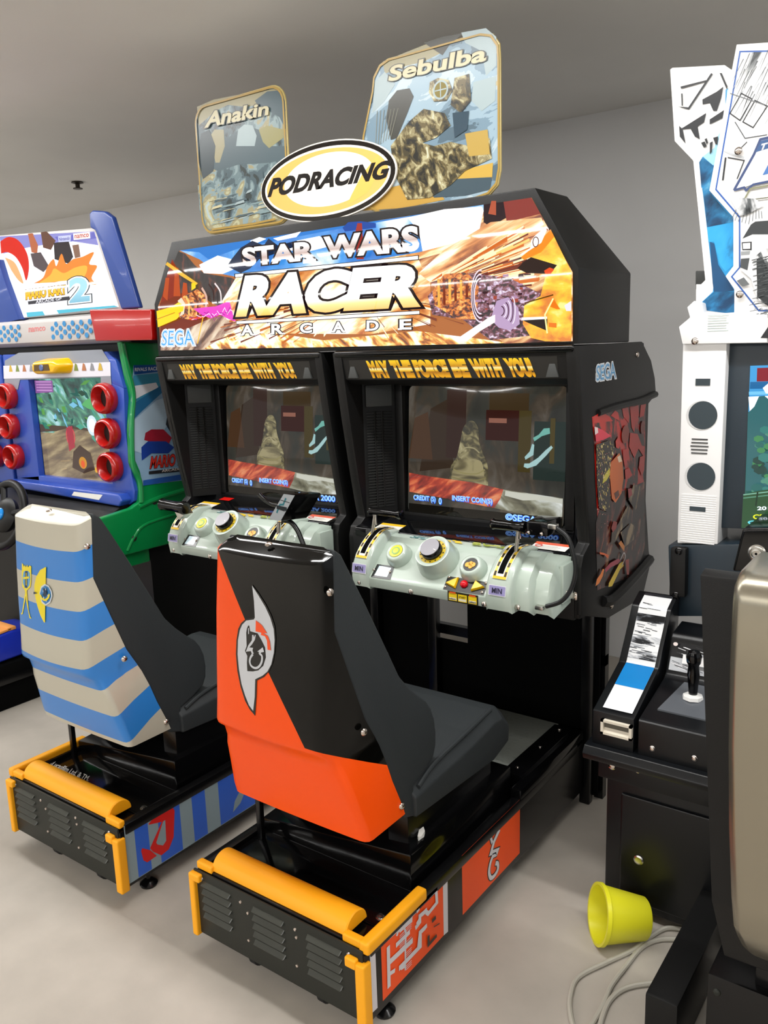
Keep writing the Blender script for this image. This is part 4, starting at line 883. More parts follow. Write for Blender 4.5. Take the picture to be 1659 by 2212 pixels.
    for x0, x1, h0, nm in ((-.575, -.485, 'f2c42a', 'a yellow band'), (-.035, .070, 'e2603a', 'a red band')):
        A = Art(lambda a, c, h: (X(a), c, .934 + (c - .84) * .158 + h + .0006), .0002)
        A.poly(bx(x0, .845, x1, .893), ink('f4f2ea', .3)); A.poly(bx(x0, .877, x1, .893), ink(h0, .3))
        for k in range(4): A.quads([bx(x0 + .008, .849 + k * .006, x1 - .02 - .01 * (k % 2), .8505 + k * .006)], ink('b8b4ac', .4))
        if h0 == 'e2603a': A.ring(ell(x0 + .018, .866, .011, .009, 16), ell(x0 + .018, .866, .008, .006, 16), ink('d8302a', .3))
        A.build('warning_sticker', cab, label='white warning sticker with ' + nm)
    if not right:
        A = Art(lambda a, c, h: (X(a), c, .934 + (c - .84) * .158 + h + .0006), .0002); A.poly(bx(-.53, .925, -.475, .955), ink('e01810', .3)); A.build('warning_sticker', cab, label='small red sticker')
    # ---- control panel
    CP = [(.685, .797), (.683, .827), (.690, .834), (.780, .915), (.800, .929), (.825, .934), (.838, .930), (.838, .797)]
    POD = [(.682, .796), (.676, .83), (.680, .862), (.698, .893), (.724, .918), (.757, .938), (.790, .948), (.838, .944), (.838, .796)]
    b = MB(PALE)
    b.loft([[(X(x), y, z) for y, z in CP] for x in (-.50, -.06)], bev=.004)
    for x0, x1 in ((-.541, -.478), (-.085, -.008)):
        b.loft([[(X(x), y + d, z - d) for y, z in POD] for x, d in ((x0, .006), (x0 + .008, 0), (x1 - .008, 0), (x1, .006))])
    for x0, x1, d in ((-.012, .040, .018), (.036, .090, .034)):
        S2 = [(.690, .797), (.686, .84), (.70, .885), (.735, .92), (.78, .94), (.838, .94), (.838, .797)]
        b.loft([[(X(x), y + d + e_, z - e_ - (.006 if d > .02 else 0)) for y, z in S2[:-2]] + [(X(x), .842, .935 - d * .3), (X(x), .842, .797)] for x, e_ in ((x0, 0), (x1 - .012, 0), (x1, .012))])
    b.box(X(.086), X(.098), .775, .842, .81, .915, .004)
    cp = b.build('control_panel', cab, angle=50)
    P0 = Vector((0, .685, .83)); V = Vector((0, .105, .095)).normalized(); Nn = Vector((0, -V.z, V.y))
    def cpp(a, s, h=0): return tuple(Vector((X(a), 0, 0)) + P0 + V * s + Nn * h)
    for (a, s), r0, r1, h, nm in ((CPT['knob'], .064, .048, .050, 'knob_housing'), (CPT['lb'], .040, .027, .030, 'button_housing'), (CPT['rb'], .040, .027, .030, 'button_housing')):
        b = MB(PALE); b.lathe([(r0, -.012), (r0 * .99, .004), (r0 * .93, h * .45), (r0 * .86, h * .75), (r1 + .004, h), (r1 - .002, h + .001), (r1 - .008, h - .003), (0, h - .003)], cpp(a, s), Nn, 36)
        hs = b.build(nm, cp, angle=60)
        if nm == 'knob_housing':
            b = MB(ink('d8b820', .4)); b.lathe([(.040, h - .004), (.040, h - .0018), (0, h - .0018)], cpp(a, s), Nn, 36); b.build('dial_plate', cp)
            b = MB(ink('2b2b24', .4))
            for k in range(14):
                t = 6.283 * k / 14; u = Vector((1, 0, 0)); c = Vector(cpp(a, s, h - .0016)) + u * math.cos(t) * .036 + V * math.sin(t) * .036
                b.lathe([(.0024, 0), (.0024, .0006), (0, .0006)], c, Nn, 6)
            b.build('dial_marks', cp)
            b = MB(BLACKM); b.lathe([(.031, h - .004), (.031, h + .016), (.029, h + .019), (0, h + .019)], cpp(a, s), Nn, 32)
            b.m(mat('grey_knob_cap', '9a98a0', .3)); b.lathe([(.0288, h + .019), (.0285, h + .0205), (0, h + .0208)], cpp(a, s), Nn, 32)
            b.m(ink('e8e6e6', .3)); c = Vector(cpp(a, s, h + .021)); b.tube([c + Vector((.016, 0, 0)) - V * .006, c + Vector((.026, 0, 0)) - V * .010], .0016, 6)
            b.build('selector_knob', cp)
        else:
            b = MB(ink('151512', .3)); b.lathe([(.022, h - .004), (.022, h - .001), (0, h - .001)], cpp(a, s), Nn, 24)
            if nm == 'button_housing' and a < -.25:
                b.m(ink('e6d62a', .3)); b.lathe([(.021, h - .001), (.021, h), (0, h + .001)], cpp(a, s), Nn, 24)
                b.m(ink('7fae6a', .3)); b.lathe([(.013, h + .0008), (.013, h + .0014), (0, h + .0016)], cpp(a, s), Nn, 20)
                b.m(ink('f0e63a', .3)); b.lathe([(.009, h + .0014), (.009, h + .002), (0, h + .0024)], cpp(a, s), Nn, 16)
            else:
                b.m(ink('e8a81e', .3)); c = Vector(cpp(a, s, h - .0005))
                for dx, dv, rr_ in ((-.008, -.002, .008), (0, .003, .007), (.008, 0, .008), (.003, -.008, .006)):
                    b.lathe([(rr_, 0), (rr_, .001), (0, .001)], c + Vector((dx, 0, 0)) + V * dv, Nn, 9)
            b.build('push_button', cp)
    # printed strips, badge window, buttons
    cpf = lambda a, s, h: cpp(a, s, h + .0006)
    A = Art(cpf, .0002)
    q = CPA['win']; A.poly(q, ink('17181a', .25)); w = CPA['win2']; A.poly(w, ink('cfe6f2', .2)); A.build('card_window', cp, label='black framed pale blue card window')
    q = CPA['bplate']
    A = Art(cpf, .0002); A.poly(q, ink('161412', .35)); A.build('button_plate', cp)
    mid = lambda pts: (sum(p[0] for p in pts) / len(pts), sum(p[1] for p in pts) / len(pts))
    for nm in ('tri1', 'tri2'):
        tr = CPA[nm]; c = mid(tr)
        b = MB(mat('yellow_button', 'f8c400', .25)); b.loft([[cpp(x, y, 0) for x, y in tr], [cpp(x, y, .006) for x, y in tr], [cpp(c[0] + (x - c[0]) * .85, c[1] + (y - c[1]) * .85, .009) for x, y in tr]]); b.build('select_button', cp, label='yellow triangular select button')
    b = MB(mat('red_button', 'd4061c', .15)); b.lathe([(.011, 0), (.011, .006), (.008, .010), (.003, .012), (0, .012)], cpp(*CPT['red']), Nn, 24); b.build('start_button', cp, label='round red start button')
    A = Art(lambda a, c, h: (X(a), .6832 - h, c), .0002)
    a0, a1 = -.205, -.108
    A.poly(bx(a0, .7975, a1, .8275), ink('2a2410', .4))
    for x0, x1, hh in ((a0 + .004, a0 + .030, 'f2d21c'), (a0 + .034, a0 + .062, 'f2d21c'), (a0 + .067, a1 - .004, 'f2d21c')):
        A.poly(bx(x0, .801, x1, .822), ink(hh, .4)); A.poly(bx(x0 + .002, .803, x1 - .002, .810), ink('f6f0d0', .4))
    for x0, x1 in ((a0 + .004, a0 + .030), (a0 + .067, a1 - .004)): A.poly(bx(x0 + .003, .822, x1 - .003, .8265), ink('e85a1c', .4))
    for x0, tx in ((a0 + .006, 'select'), (a0 + .070, 'select')): A.text(tx, [(x0, .804), (x0 + .021, .804), (x0 + .021, .809), (x0, .809)], ink('20180c', .4), .03)
    A.text('START', [(a0 + .037, .812), (a0 + .059, .812), (a0 + .059, .818), (a0 + .037, .818)], ink('20180c', .4), .02)
    A.build('instruction_label', cp, label='yellow and black select label under the buttons')
    A = Art(lambda a, c, h: (X(a), .7995 + (c - .928) * 3, c + h + .0012), .0001)
    rn2 = random.Random(8)
    for x0, x1, cols in ((-.42, -.34, ('8aa8a8', '4f7a7a', 'b8c4c0')), (-.34, -.24, ('f0cc2a', 'e8c01e', 'f4de60')), (-.20, -.09, ('9aa648', '7f8e34', 'b4b860'))):
        for k in range(16):
            x = rn2.uniform(x0, x1 - .012); z = rn2.uniform(.9286, .9322); A.quads([bx(x, z, x + rn2.uniform(.006, .03), z + .0016)], ink(cols[k % 3], .4))
    A.build('trim_print', cp)
    # lever slots wrapped over the pods
    def band(x0, x1, i0, i1, m, d):
        pts = smooth_path([(0, y, z) for y, z in POD[1:8]], 5)[i0:i1]; rings = []
        for i, p in enumerate(pts):
            t = (pts[min(i + 1, len(pts) - 1)] - pts[max(i - 1, 0)]).normalized(); nn = Vector((0, -t.z, t.y)) * d
            rings.append([(X(x0), p.y + nn.y, p.z + nn.z), (X(x1), p.y + nn.y, p.z + nn.z)])
        return MB(m).loft(rings, closed=False, caps=False) if False else rings
    for x in (-.510, -.047):
        b = MB()
        for hw, i0, i1, mm, d in ((.0215, 8, 31, ink('f0f0ec', .3), .0010), (.0198, 8, 31, ink('f2c83a', .3), .0014), (.0112, 9, 31, ink('e8e8e4', .3), .0018), (.0085, 10, 31, PITCH, .0022)):
            b.m(mm); b.loft(band(x - hw, x + hw, i0, i1, mm, d), closed=False, caps=False)
        b.m(ink('1a1710', .4))
        for k in range(9, 30, 4):
            for sg in (-1, 1): b.loft(band(x + sg * .0155 - .003, x + sg * .0155 + .003, k, k + 3, None, .0018), closed=False, caps=False)
        b.build('lever_slot', cp)
        A = Art(lambda a, c, h: (X(a), .6755 - h + max(0, c - .85) * .30, c), .0002)
        A.poly(bx(x - .026, .838, x + .026, .866), ink('e4e4ee', .4)); A.poly(bx(x - .024, .840, x + .024, .864), ink('9d97c8', .4)); A.text('MIN', [(x - .015, .845), (x + .015, .845), (x + .015, .859), (x - .015, .859)], ink('1c1a30', .4), .015)
        A.build('lever_label', cp, label='lilac label lettered MIN')
    for x, y, z, d in ((-.515, .683, .807, (0, -1, 0)), (-.33, .684, .805, (0, -1, 0)), (-.09, .683, .806, (0, -1, 0)), (.0, .704, .806, (0, -1, 0)), (.098, .80, .835, (1, 0, 0))): screw((X(x), y, z), d, .008, cp)
    for a, s in (CPT['s1'], CPT['s2'], CPT['s3'], CPT['s4'], CPT['s5'], CPT['s6']): screw(cpp(a, s), Nn, .0045, cp)
    # black housing behind the panel, lower column and screws
    b = MB(BLACK); b.box(X(-.66), X(.10), .842, 1.30, .745, .915, .004); b.build('panel_housing', cab)
    for x in (-.600, -.018): MB(BLACKM).box(X(x), X(x + .036), 1.175, 1.205, 0, .75, .005).build('leg_column', cab)
    screw((X(.1), .845, .815), (0, -1, 0), .012, cab)
# placements read off the panel's slope: (across, up the slope)
CPT = {'knob': [(-.274,.0864)][0], 'lb': [(-.408,.0821)][0], 'rb': [(-.152,.0729)][0], 'red': [(-.162,.0233)][0],
       's1': [(-.473,.0241)][0], 's2': [(-.415,.0248)][0], 's3': [(-.218,.0389)][0], 's4': [(-.216,.0064)][0], 's5': [(-.1,.0382)][0], 's6': [(-.099,.0078)][0]}
CPA = {'win': [(-.472,-.0014),(-.402,0),(-.41,.046),(-.472,.0446)], 'win2': [(-.462,.0056),(-.417,.0064),(-.417,.0389),(-.462,.0404)],
       'bplate': [(-.22,-.0022),(-.092,0),(-.094,.0418),(-.223,.0418)], 'tri1': [(-.218,.0163),(-.183,.0056),(-.186,.0404)], 'tri2': [(-.133,.0056),(-.098,.0233),(-.131,.0389)]}
bay(0, True)
bay(-.8393, False)

# ---- right outer side of the cabinet with its printed panel
SIDE = [(.800, 1.484), (.818, 1.36), (.832, 1.27), (.848, 1.18), (.864, 1.09), (.880, 1.01), (.890, .955), (.850, .93), (.836, .90), (.836, .765), (1.04, .70), (1.33, .684), (1.40, .783), (1.378, .827), (1.334, 1.0), (1.334, 1.300), (1.40, 1.325), (1.385, 1.375), (1.345, 1.43), (1.261, 1.487)]
b = MB(BLACK); b.loft([[(x, y, z) for y, z in SIDE] for x in (.110, .122)], bev=.003)
b.tube(smooth_path([(.122, .93, 1.305), (.126, 1.05, 1.312), (.126, 1.25, 1.316), (.123, 1.39, 1.325)]), .010, 8)
b.tube(smooth_path([(.122, .99, .765), (.128, 1.05, .755), (.130, 1.2, .775), (.124, 1.38, .80)]), .016, 8)
b.build('side_cover', cab)
b = MB(BLACK); b.loft([[(x, y, z) for y, z in SIDE] for x in (XL, XL + .012)], bev=.003); b.build('side_cover', cab)
b = MB(BLACK); b.box(XL + .012, .110, 1.06, 1.30, .72, 1.484); b.build('monitor_housing', cab)
A = Art(on_x(.1225), .0002); pr = lambda h: ink(h, .25)
MAUVE = noise_mat('red_black_side_print', 16, [(.0, '0e0706'), (.47, '2a0e0a'), (.52, '7a1812'), (.57, 'c4261c')], (1, 1, 2.2), (20, 0, 0), 5, 1.0, 0, .25)
ROBE2 = noise_mat('dark_robe_side_print', 34, [(.42, '0d0807'), (.52, '2e1512'), (.60, '6a2a20'), (.68, '8a6a50')], (1, 1, 2.5), (-20, 0, 0), 6, .6, 0, .25)
SPARK = noise_mat('spark_side_print', 130, [(.0, '0d0908'), (.58, '1a0f0c'), (.63, 'c8b040'), (.70, 'f4e4c0')], (1, 1, 1.6), (30, 0, 0), 4, .3, 0, .25)
ROBE = noise_mat('brown_side_print', 30, [(.36, '140c0a'), (.48, '4a3a2e'), (.56, '8a7658'), (.64, 'b09a78')], (1, 1, 3), (-25, 0, 0), 6, .5, 0, .25)
A.poly([(.89,1.2981),(.9972,1.3034),(1.1595,1.3055),(1.3082,1.3023),(1.3069,1.2623),(1.3112,1.0992),(1.3071,1.0336),(1.259,.9269),(.9441,.9885),(.9237,1.1089),(.9075,1.2261)], MAUVE)
A.poly([(.9695,1.062),(1.3138,1.0625),(1.3358,.8519),(1.2661,.778),(.948,.8082),(.9292,1.0042)], ROBE2)
for s_ in ([(.8936,1.2978),(.9591,1.3064),(1.0135,1.2875),(1.0379,1.2737),(.968,1.2771),(.9015,1.2803)], [(1.0212,1.2898),(1.0521,1.3019),(1.0768,1.294),(1.0906,1.2689),(1.0616,1.2775)],
           [(1.105,1.3022),(1.151,1.3046),(1.166,1.2744),(1.1629,1.2563),(1.119,1.2785)], [(1.1684,1.3018),(1.2389,1.3026),(1.246,1.2707),(1.224,1.2632),(1.2091,1.2239),(1.1857,1.2418)],
           [(1.2572,1.3013),(1.3054,1.3015),(1.2877,1.2672),(1.251,1.264)], [(1.1736,1.2275),(1.2365,1.218),(1.2763,1.1785),(1.305,1.172),(1.3033,1.1364),(1.2492,1.172),(1.2148,1.1475),(1.1678,1.1878)],
           [(1.1167,1.1844),(1.1682,1.1815),(1.1616,1.1511),(1.1373,1.1293),(1.1228,1.156)], [(1.1377,1.123),(1.1722,1.1246),(1.2005,1.0985),(1.1744,1.0927),(1.1439,1.094)],
           [(1.2605,1.145),(1.3073,1.1457),(1.3015,1.1005),(1.2841,1.0833),(1.2537,1.1136)], [(1.0572,1.2154),(1.0808,1.2279),(1.0948,1.2022),(1.0831,1.1914),(1.0624,1.1968)]):
    A.poly(s_, pr('c4261c'))
A.poly([(.9004,1.272),(.9539,1.2583),(1.0243,1.2337),(.9704,1.2292),(.9146,1.2296)], pr('e0304a')); A.poly([(.9019,1.2704),(.9239,1.2669),(.9282,1.2523),(.9065,1.2488)], pr('f4d8d8'))
A.poly(ell(*[(1.1325,1.2271)][0], .030, .026), pr('8e2f1a')); A.poly(ell(*[(1.2765,1.2331)][0], .018, .020), pr('7e2a22'))
A.poly([(.9273,1.1923),(.9875,1.1938),(.9922,1.1785),(.9585,1.1652),(.9668,1.1495),(.9309,1.1137),(.9366,1.1507),(.9282,1.1721)], pr('a8a020'))
A.poly([(.9149,1.2224),(1.0092,1.2236),(1.0585,1.1943),(1.0205,1.1601),(1.0153,1.1099),(1.026,1.0599),(1.0123,1.0197),(.9416,1.0443),(.923,1.1236)], SPARK); A.poly([(.9612,1.1091),(.9754,1.1306),(1.0134,1.1461),(1.0183,1.1275),(.9917,1.1134)], pr('c8bc3a'))
A.poly([(1.0205,1.1601),(1.0838,1.1792),(1.1103,1.1545),(1.1222,1.1003),(1.108,1.0589),(1.0636,1.0384),(1.0342,1.0555),(1.0145,1.125)], pr('d0641c')); A.poly([(1.0681,1.169),(1.0925,1.1721),(1.1063,1.152),(1.0814,1.1521)], pr('f0d8b8')); A.poly([(1.0496,1.0683),(1.0821,1.0723),(1.0914,1.0554),(1.063,1.0477)], pr('5a2410'))
rn = random.Random(12)
q = [[], []]
for k in range(70):
    y, z = [(.9256,1.2298),(1.0196,1.0306)][0][0] + rn.uniform(0, .085), rn.uniform(.98, 1.21); w = rn.uniform(.001, .003)
    q[k % 2].append(bx(y, z, y + w * 1.3, z + w))
A.quads(q[0], pr('f0d0b8')); A.quads(q[1], pr('c86a5a'))
A.poly([(1.033,.9217),(1.0366,.9571),(1.0862,.973),(1.1365,1.0026),(1.1654,1.015),(1.1973,.9918),(1.1813,.9593),(1.105,.9478),(1.0663,.9254)], ROBE)
A.poly([(1.1643,1.0305),(1.2039,1.0701),(1.2674,1.056),(1.2653,1.0024),(1.2223,.9874),(1.1962,1.0075)], ROBE); A.poly([(1.1053,.9434),(1.1876,.9559),(1.226,.9373),(1.2164,.8986),(1.1438,.8915)], ROBE)
A.poly([(1.156,1.0644),(1.1862,1.0619),(1.1938,1.041),(1.164,1.0349)], pr('a82a34')); A.poly([(1.0303,.9711),(1.0459,.9892),(1.0745,.9796),(1.0698,.9634),(1.0422,.956)], pr('8e2420'))
A.poly([(1.0174,.8009),(1.0196,.8111),(1.0994,.8507),(1.1287,.8506),(1.1356,.8356),(1.1064,.8314),(1.0455,.7959)], pr('f0cc2c')); A.poly([(.9201,.8279),(.9297,.8464),(.9554,.8547),(.9708,.8658),(.9817,.8611),(.9718,.8444),(.9461,.8297)], pr('f0822a'))
A.poly([(.987,.8619),(1.0248,.8701),(1.0868,.8689),(1.1105,.8591),(1.0877,.8534),(1.0311,.8558),(.993,.8499)], pr('a82a44')); A.poly([(.9445,.9198),(.9739,.9113),(1.0124,.8964),(1.0074,.8869),(.9796,.9037),(.9475,.913)], pr('e0642a'))
A.poly([(1.0869,.9146),(1.1068,.9191),(1.1376,.8951),(1.1327,.8807)], pr('e88a2a')); A.poly([(1.1465,.8509),(1.1768,.8485),(1.1803,.7979),(1.1617,.8024)], pr('b4342a')); A.line(dense([(1.1046,.8605),(1.1157,.869),(1.1329,.8762),(1.1457,.8622),(1.1345,.8514),(1.1174,.8421)]), .004, pr('d8d0d0'))
A.build('side_print', cab, label='red and black printed side panel with yellow streaks')
A = Art(on_x(.1225), .0002); sega(A, [(.9119,1.389),(1.0574,1.3903),(1.0477,1.4361),(.9132,1.431)], ink('f4f4f4', .3), ink('2f8fc4', .3)); A.build('side_logo', cab, label='blue striped SEGA logo on the side')
screw((.123, 1.06, .735), (1, 0, 0), .012, cab); screw((.123, 1.22, 1.45), (1, 0, 0), .008, cab)

# ---- open framework under the bays
b = MB(BLACKM)
for x in (-1.47, -.70, .01): b.box(x, x + .03, 1.235, 1.265, 0, .73)
b.box(-1.47, .04, 1.235, 1.26, .467, .503); b.box(-1.47, .04, 1.235, 1.26, .24, .27)
b.build('rear_frame', cab)
for x0, x1, z1 in ((-.455, .03, .74), (-1.47, -.60, .74), (-.60, -.455, .455)): MB(PITCH).box(x0, x1, 1.21, 1.222, .02, z1).build('back_panel', cab)

# ---- levers: black grips on steel stems, with a steel-braided lead
def grip(p0, p1, r, stem0, stem1, nm='lever'):
    b = MB(STEEL); b.box(stem1[0] - .006, stem1[0] + .006, stem1[1] - .003, stem1[1] + .003, stem1[2] - .03, stem1[2] + .01, .001); b.tube([stem0, stem1], .0055, 10)
    lv = b.build(nm, cab)
    b = MB(BLACKG); d = (Vector(p1) - Vector(p0)); L = d.length
    b.lathe([(r * .8, 0), (r * 1.12, .006), (r * .95, .014), (r * .92, L * .5), (r * .95, L - .02), (r * 1.25, L - .010), (r * 1.2, L - .002), (r * .6, L), (0, L)], p0, d, 20)
    b.build('grip', lv); return lv
a, c = [(-.5284,.76,1.0107),(-.407,.76,1.0091)]; s0, s1 = [(-.5193,.76,.9368),(-.5061,.76,.9985)]; grip(a, c, .011, s0, s1)
a, c = [(-.0908,.73,1.0198),(.0124,.73,1.0189)]; s0, s1 = [(-.0368,.765,.9299),(-.0284,.765,1.0079)]; lv = grip(a, c, .014, s0, s1)
b = MB(BLACKG)
p = [(.0198,.715,1.0398),(.0799,.715,1.0433),(.0801,.715,1.0044),(.0199,.715,1.0028)]; p2 = [(.0157,.8,1.0412),(.0784,.8,1.042),(.0787,.8,1.0045),(.0226,.8,1.0063)]
b.hull(list(p) + list(p2), .004); b.build('trigger_box', lv)
b = MB(STEEL); q = [(.0826,.712,1.0405),(.1056,.712,1.0271)]; b.box(q[0][0], q[1][0], .708, .728, q[1][2], q[0][2], .003); b.build('lead_connector', lv)
b = MB(mat('braided_lead', '2c2d2e', .3, metal=.5)); w = [(.1042,.715,1.0312),(.1334,.715,1.0103),(.1501,.715,.9701),(.1569,.715,.9226),(.1438,.715,.8719),(.1162,.715,.8368),(.0774,.715,.818)]; b.tube(smooth_path(w, 8), .006, 10); b.build('lead', lv)
b = MB(STEEL); q = [(.0483,.715,.8184),(.0722,.715,.8071)]; b.box(q[0][0], q[1][0], .705, .725, q[1][2], q[0][2], .003); b.build('lead_connector', lv)
for pp in [(.028,.712,1.0117),(.0647,.712,1.0119)]: screw(pp, (0, -1, 0), .005, lv)
# left bay: grips pulled back
b = MB(STEEL); pts = [(-1.3084,.66,.9583),(-1.2878,.66,.9273),(-1.2564,.66,.9483),(-1.2686,.66,.9668)]; b.prism([(q[0], q[2]) for q in pts], 'y', .66, .70, .001); lv2 = b.build('lever', cab)
a, c = [(-1.3604,.65,.9786),(-1.2322,.65,.975)]; b = MB(BLACKG); d = Vector(c) - Vector(a); L = d.length
b.lathe([(.018, 0), (.021, .004), (.019, .012), (.019, L * .6), (.021, L - .03), (.024, L - .01), (.020, L), (0, L)], a, d, 22); b.build('grip', lv2)
b = MB(STEEL); s0, s1 = [(-.8745,.72,.8912),(-.866,.72,.9492)]; b.tube([s0, s1], .007, 10); lv3 = b.build('lever', cab)
b = MB(BLACKG); fr = [(-.7773,.655,1.0596),(-.7313,.655,1.0588),(-.7976,.655,.9712),(-.8472,.655,.9738)]; bk = [Vector(q) + Vector((.045, .075, .0)) for q in fr]
b.hull(list(fr) + [tuple(q) for q in bk], .005); b.build('trigger_box', lv3)
A = Art(on_y(.6548), .0002); f2 = [(q[0], q[2]) for q in fr]; A.poly(f2, ink('9fa4a8', .35))
A.line([(-.7685,1.0472),(-.7818,1.0257),(-.7955,1.0245),(-.8115,.9965)], .006, ink('2f6f78', .35)); A.line([(-.7924,1.0394),(-.7541,1.0338)], .002, ink('1e1e1e')); A.line([(-.8103,1.0114),(-.7774,1.0055)], .002, ink('1e1e1e')); A.line([(-.81,1.0159),(-.7672,1.0123)], .012, ink('20262a', .3))
A.build('trigger_plate', lv3, label='grey patterned trigger plate')
b = MB(BLACKG); b.tube(smooth_path([(-.8467,.7,1.0093),(-.8789,.7,1.0126),(-.9087,.7,1.0254),(-.9283,.7,1.039)], 6), .007, 10); b.build('grip', lv3)
b = MB(mat('black_lead', '18191a', .25)); b.tube(smooth_path([(-.8281,.7,.9627),(-.7965,.7,.9598),(-.7706,.7,.9369),(-.7534,.7,.9043),(-.7366,.7,.8657)], 8), .008, 10); b.build('lead', lv3)

# ---------------------------------------------------------------- the blue and green kart cabinet at the left
BLUE = mat('blue_plastic', '2b4fb0', .3, coat=.3); GREEN = mat('green_plastic', '0a8a46', .3, coat=.3); REDP = mat('red_plastic', 'b01510', .25, coat=.4)
NAVY = mat('navy_plastic', '22408a', .35, coat=.2); GRYP = mat('light_grey_plastic', 'b9b4b2', .45)
kart = thing('kart_racing_cabinet', (-2.3, 1.1, 0), 'blue and green kart racing cabinet with red rings around its lit screen', 'arcade cabinet')
KX = -1.745
b = MB(GREEN)
b.prism([(.8317,1.5469),(1.0142,1.537),(1.1914,1.5),(1.1613,.9367),(1.127,.7203),(.731,.7214),(.6149,.7711),(.6176,.882),(.8101,.9016),(.8522,.9187),(.8545,1.0024),(.8318,1.0795),(.8391,1.2063),(.8594,1.3307),(.8429,1.4558)], 'x', KX - .03, KX, .006, 3)
b.tube(smooth_path([(KX, y, z) for y, z in [(.8351,1.5399),(.8471,1.4557),(.8657,1.3482),(.8474,1.2417),(.834,1.0793),(.8589,1.0018),(.8566,.9179)]], 6), .010, 8)
b.tube(smooth_path([(KX, y, z) for y, z in [(.8435,.9014),(.9494,.9214),(1.1355,.9367)]], 4), .010, 8)
b.tube(smooth_path([(KX, y, z) for y, z in [(.7699,.7372),(.8085,.7856),(.8812,.8282),(1.1261,.842)]], 5), .006, 8)
b.build('side_cover', kart)
b = MB(BLACK); b.box(-3.05, KX - .03, .90, 1.45, 0, 1.60); b.build('body', kart)
for p in [(-1.745,.9222,.9087),(-1.745,.8079,.78)]: screw(p, (1, 0, 0), .012, kart, DARKP)
# printed side: plain swooshes, lettering
A = Art(on_x(KX), .0002); pr = lambda h: ink(h, .3)
A.poly([(.8781,1.4568),(.9988,1.4538),(1.0898,1.3836),(1.1513,1.2309),(1.1625,1.0775),(1.152,.9708),(.8714,.9827),(.8632,1.0419),(.8386,1.1073),(.8277,1.1888),(.8508,1.322),(.8635,1.3861)], pr('8fb0cc'))
A.poly([(.8781,1.4568),(1.0048,1.4536),(1.005,1.427),(.8774,1.42)], pr('1f55a0')); A.poly([(.8738,1.4179),(1.044,1.422),(1.0516,1.3759),(.8493,1.3082),(.8625,1.3769)], pr('3f8fae'))
A.poly([(.8681,1.3766),(.9795,1.3845),(.9895,1.3649),(.9159,1.341),(.8503,1.3174)], pr('e8e8ee')); A.poly([(.8488,1.3036),(.9029,1.3278),(.9959,1.3693),(1.0511,1.3711),(.973,1.323),(.9036,1.2806),(.854,1.2472)], pr('2c6f9e'))
A.poly([(.8535,1.2425),(.9089,1.2755),(.972,1.3135),(1.0466,1.3277),(1.0499,1.2396),(.9548,1.1513),(.8795,1.1118),(.8463,1.1253)], pr('b6cddf'))
A.poly([(1.009,1.3206),(1.0696,1.37),(1.1285,1.2628),(1.1675,1.1281),(1.1625,1.0775),(1.0743,1.1083),(1.0419,1.1616),(1.0101,1.2139),(1.0283,1.2707)], pr('2a3038'))
A.poly([(.9055,1.1902),(.9363,1.2015),(.9959,1.1957),(1.0352,1.1574),(1.0137,1.1301),(.9194,1.1552),(.8967,1.1625)], pr('a82438')); A.poly([(.8792,1.1358),(.9136,1.1559),(1.003,1.1461),(1.0435,1.1168),(1.0101,1.096),(.9261,1.1062),(.8765,1.0834)], pr('22429a'))
q = [(.9106,1.0451),(1.1584,1.036),(1.1633,1.0851),(.9248,1.0942)]; A.text('MARIO KART', q, pr('2a1010'), .06, .0, ref=.03); A.text('MARIO KART', q, pr('d8352a'), .03)
A.poly([(.9055,1.0361),(1.1572,1.0243),(1.1555,1.0065),(.9042,1.0241)], pr('2c2c30')); q = [(.9687,1.0233),(1.104,1.0187),(1.1049,1.0277),(.9698,1.0345)]; A.text('ARCADE GP', q, pr('f0e0d8'), .02)
A.quads([[(.8737,1.0042),(1.1547,.9989),(1.1525,.9759),(.8714,.9827)]], pr('2a5aa8'))
A.text('RIVALS RACE', [(.8799,1.4324),(.9906,1.4324),(.9921,1.4465),(.8814,1.4461)], pr('e8eef4'), .02)
A.build('side_print', kart, label='pale blue printed side panel lettered MARIO KART')
# screen surround
BZ = [(-2.5821,1.5329),(-1.7953,1.5149),(-1.76,1.4825),(-1.735,1.4206),(-1.7057,1.3501),(-1.7168,1.252),(-1.7334,1.2156),(-1.7259,1.0059),(-1.7192,.9508),(-1.7454,.9076),(-1.8008,.8876),(-1.8754,.8887),(-2.519,.9514),(-2.6298,.9652),(-2.7462,.9707)]
bz = [(-2.60, q[1]) if q[0] < -2.6 else q for q in BZ]
H = [(-2.5232,1.4957),(-1.8747,1.4934),(-1.836,1.4392),(-1.89,.9718),(-2.4328,.9781)]
b = MB(BLUE)
def frame(outer, y0, y1, x0, x1, z0, z1, bev=.006):
    zs = [z for _, z in outer]
    b.prism([(x, z) for x, z in outer if 1], 'y', y0, y1, bev, 3)
b.prism([(-2.60, 1.515), (-1.85, 1.512), (-1.80, 1.48), (-1.775, 1.40), (-1.765, 1.37), (-1.895, 1.40), (-1.895, 1.43), (-2.42, 1.43), (-2.42, .96), (-2.60, .96)], 'y', .838, .90, .004)
b.prism([(-2.60, .965), (-2.42, .985), (-1.895, .985), (-1.895, 1.41), (-1.765, 1.37), (-1.775, 1.25), (-1.78, 1.2), (-1.765, 1.02), (-1.755, .965), (-1.765, .925), (-1.80, .905), (-1.86, .905), (-2.60, .925)], 'y', .838, .90, .004)
b.prism([(-2.60, .930), (-1.86, .908), (-1.80, .906), (-1.78, .93), (-1.80, .955), (-2.60, .962)], 'y', .79, .842, .008, 3)
b.build('screen_surround', kart)
b = MB(BLUE); b.box(-3.05, -2.63, .838, .90, .93, 1.515, .01, 3); b.build('screen_surround', kart)
A = Art(on_y(.8365), .0002)
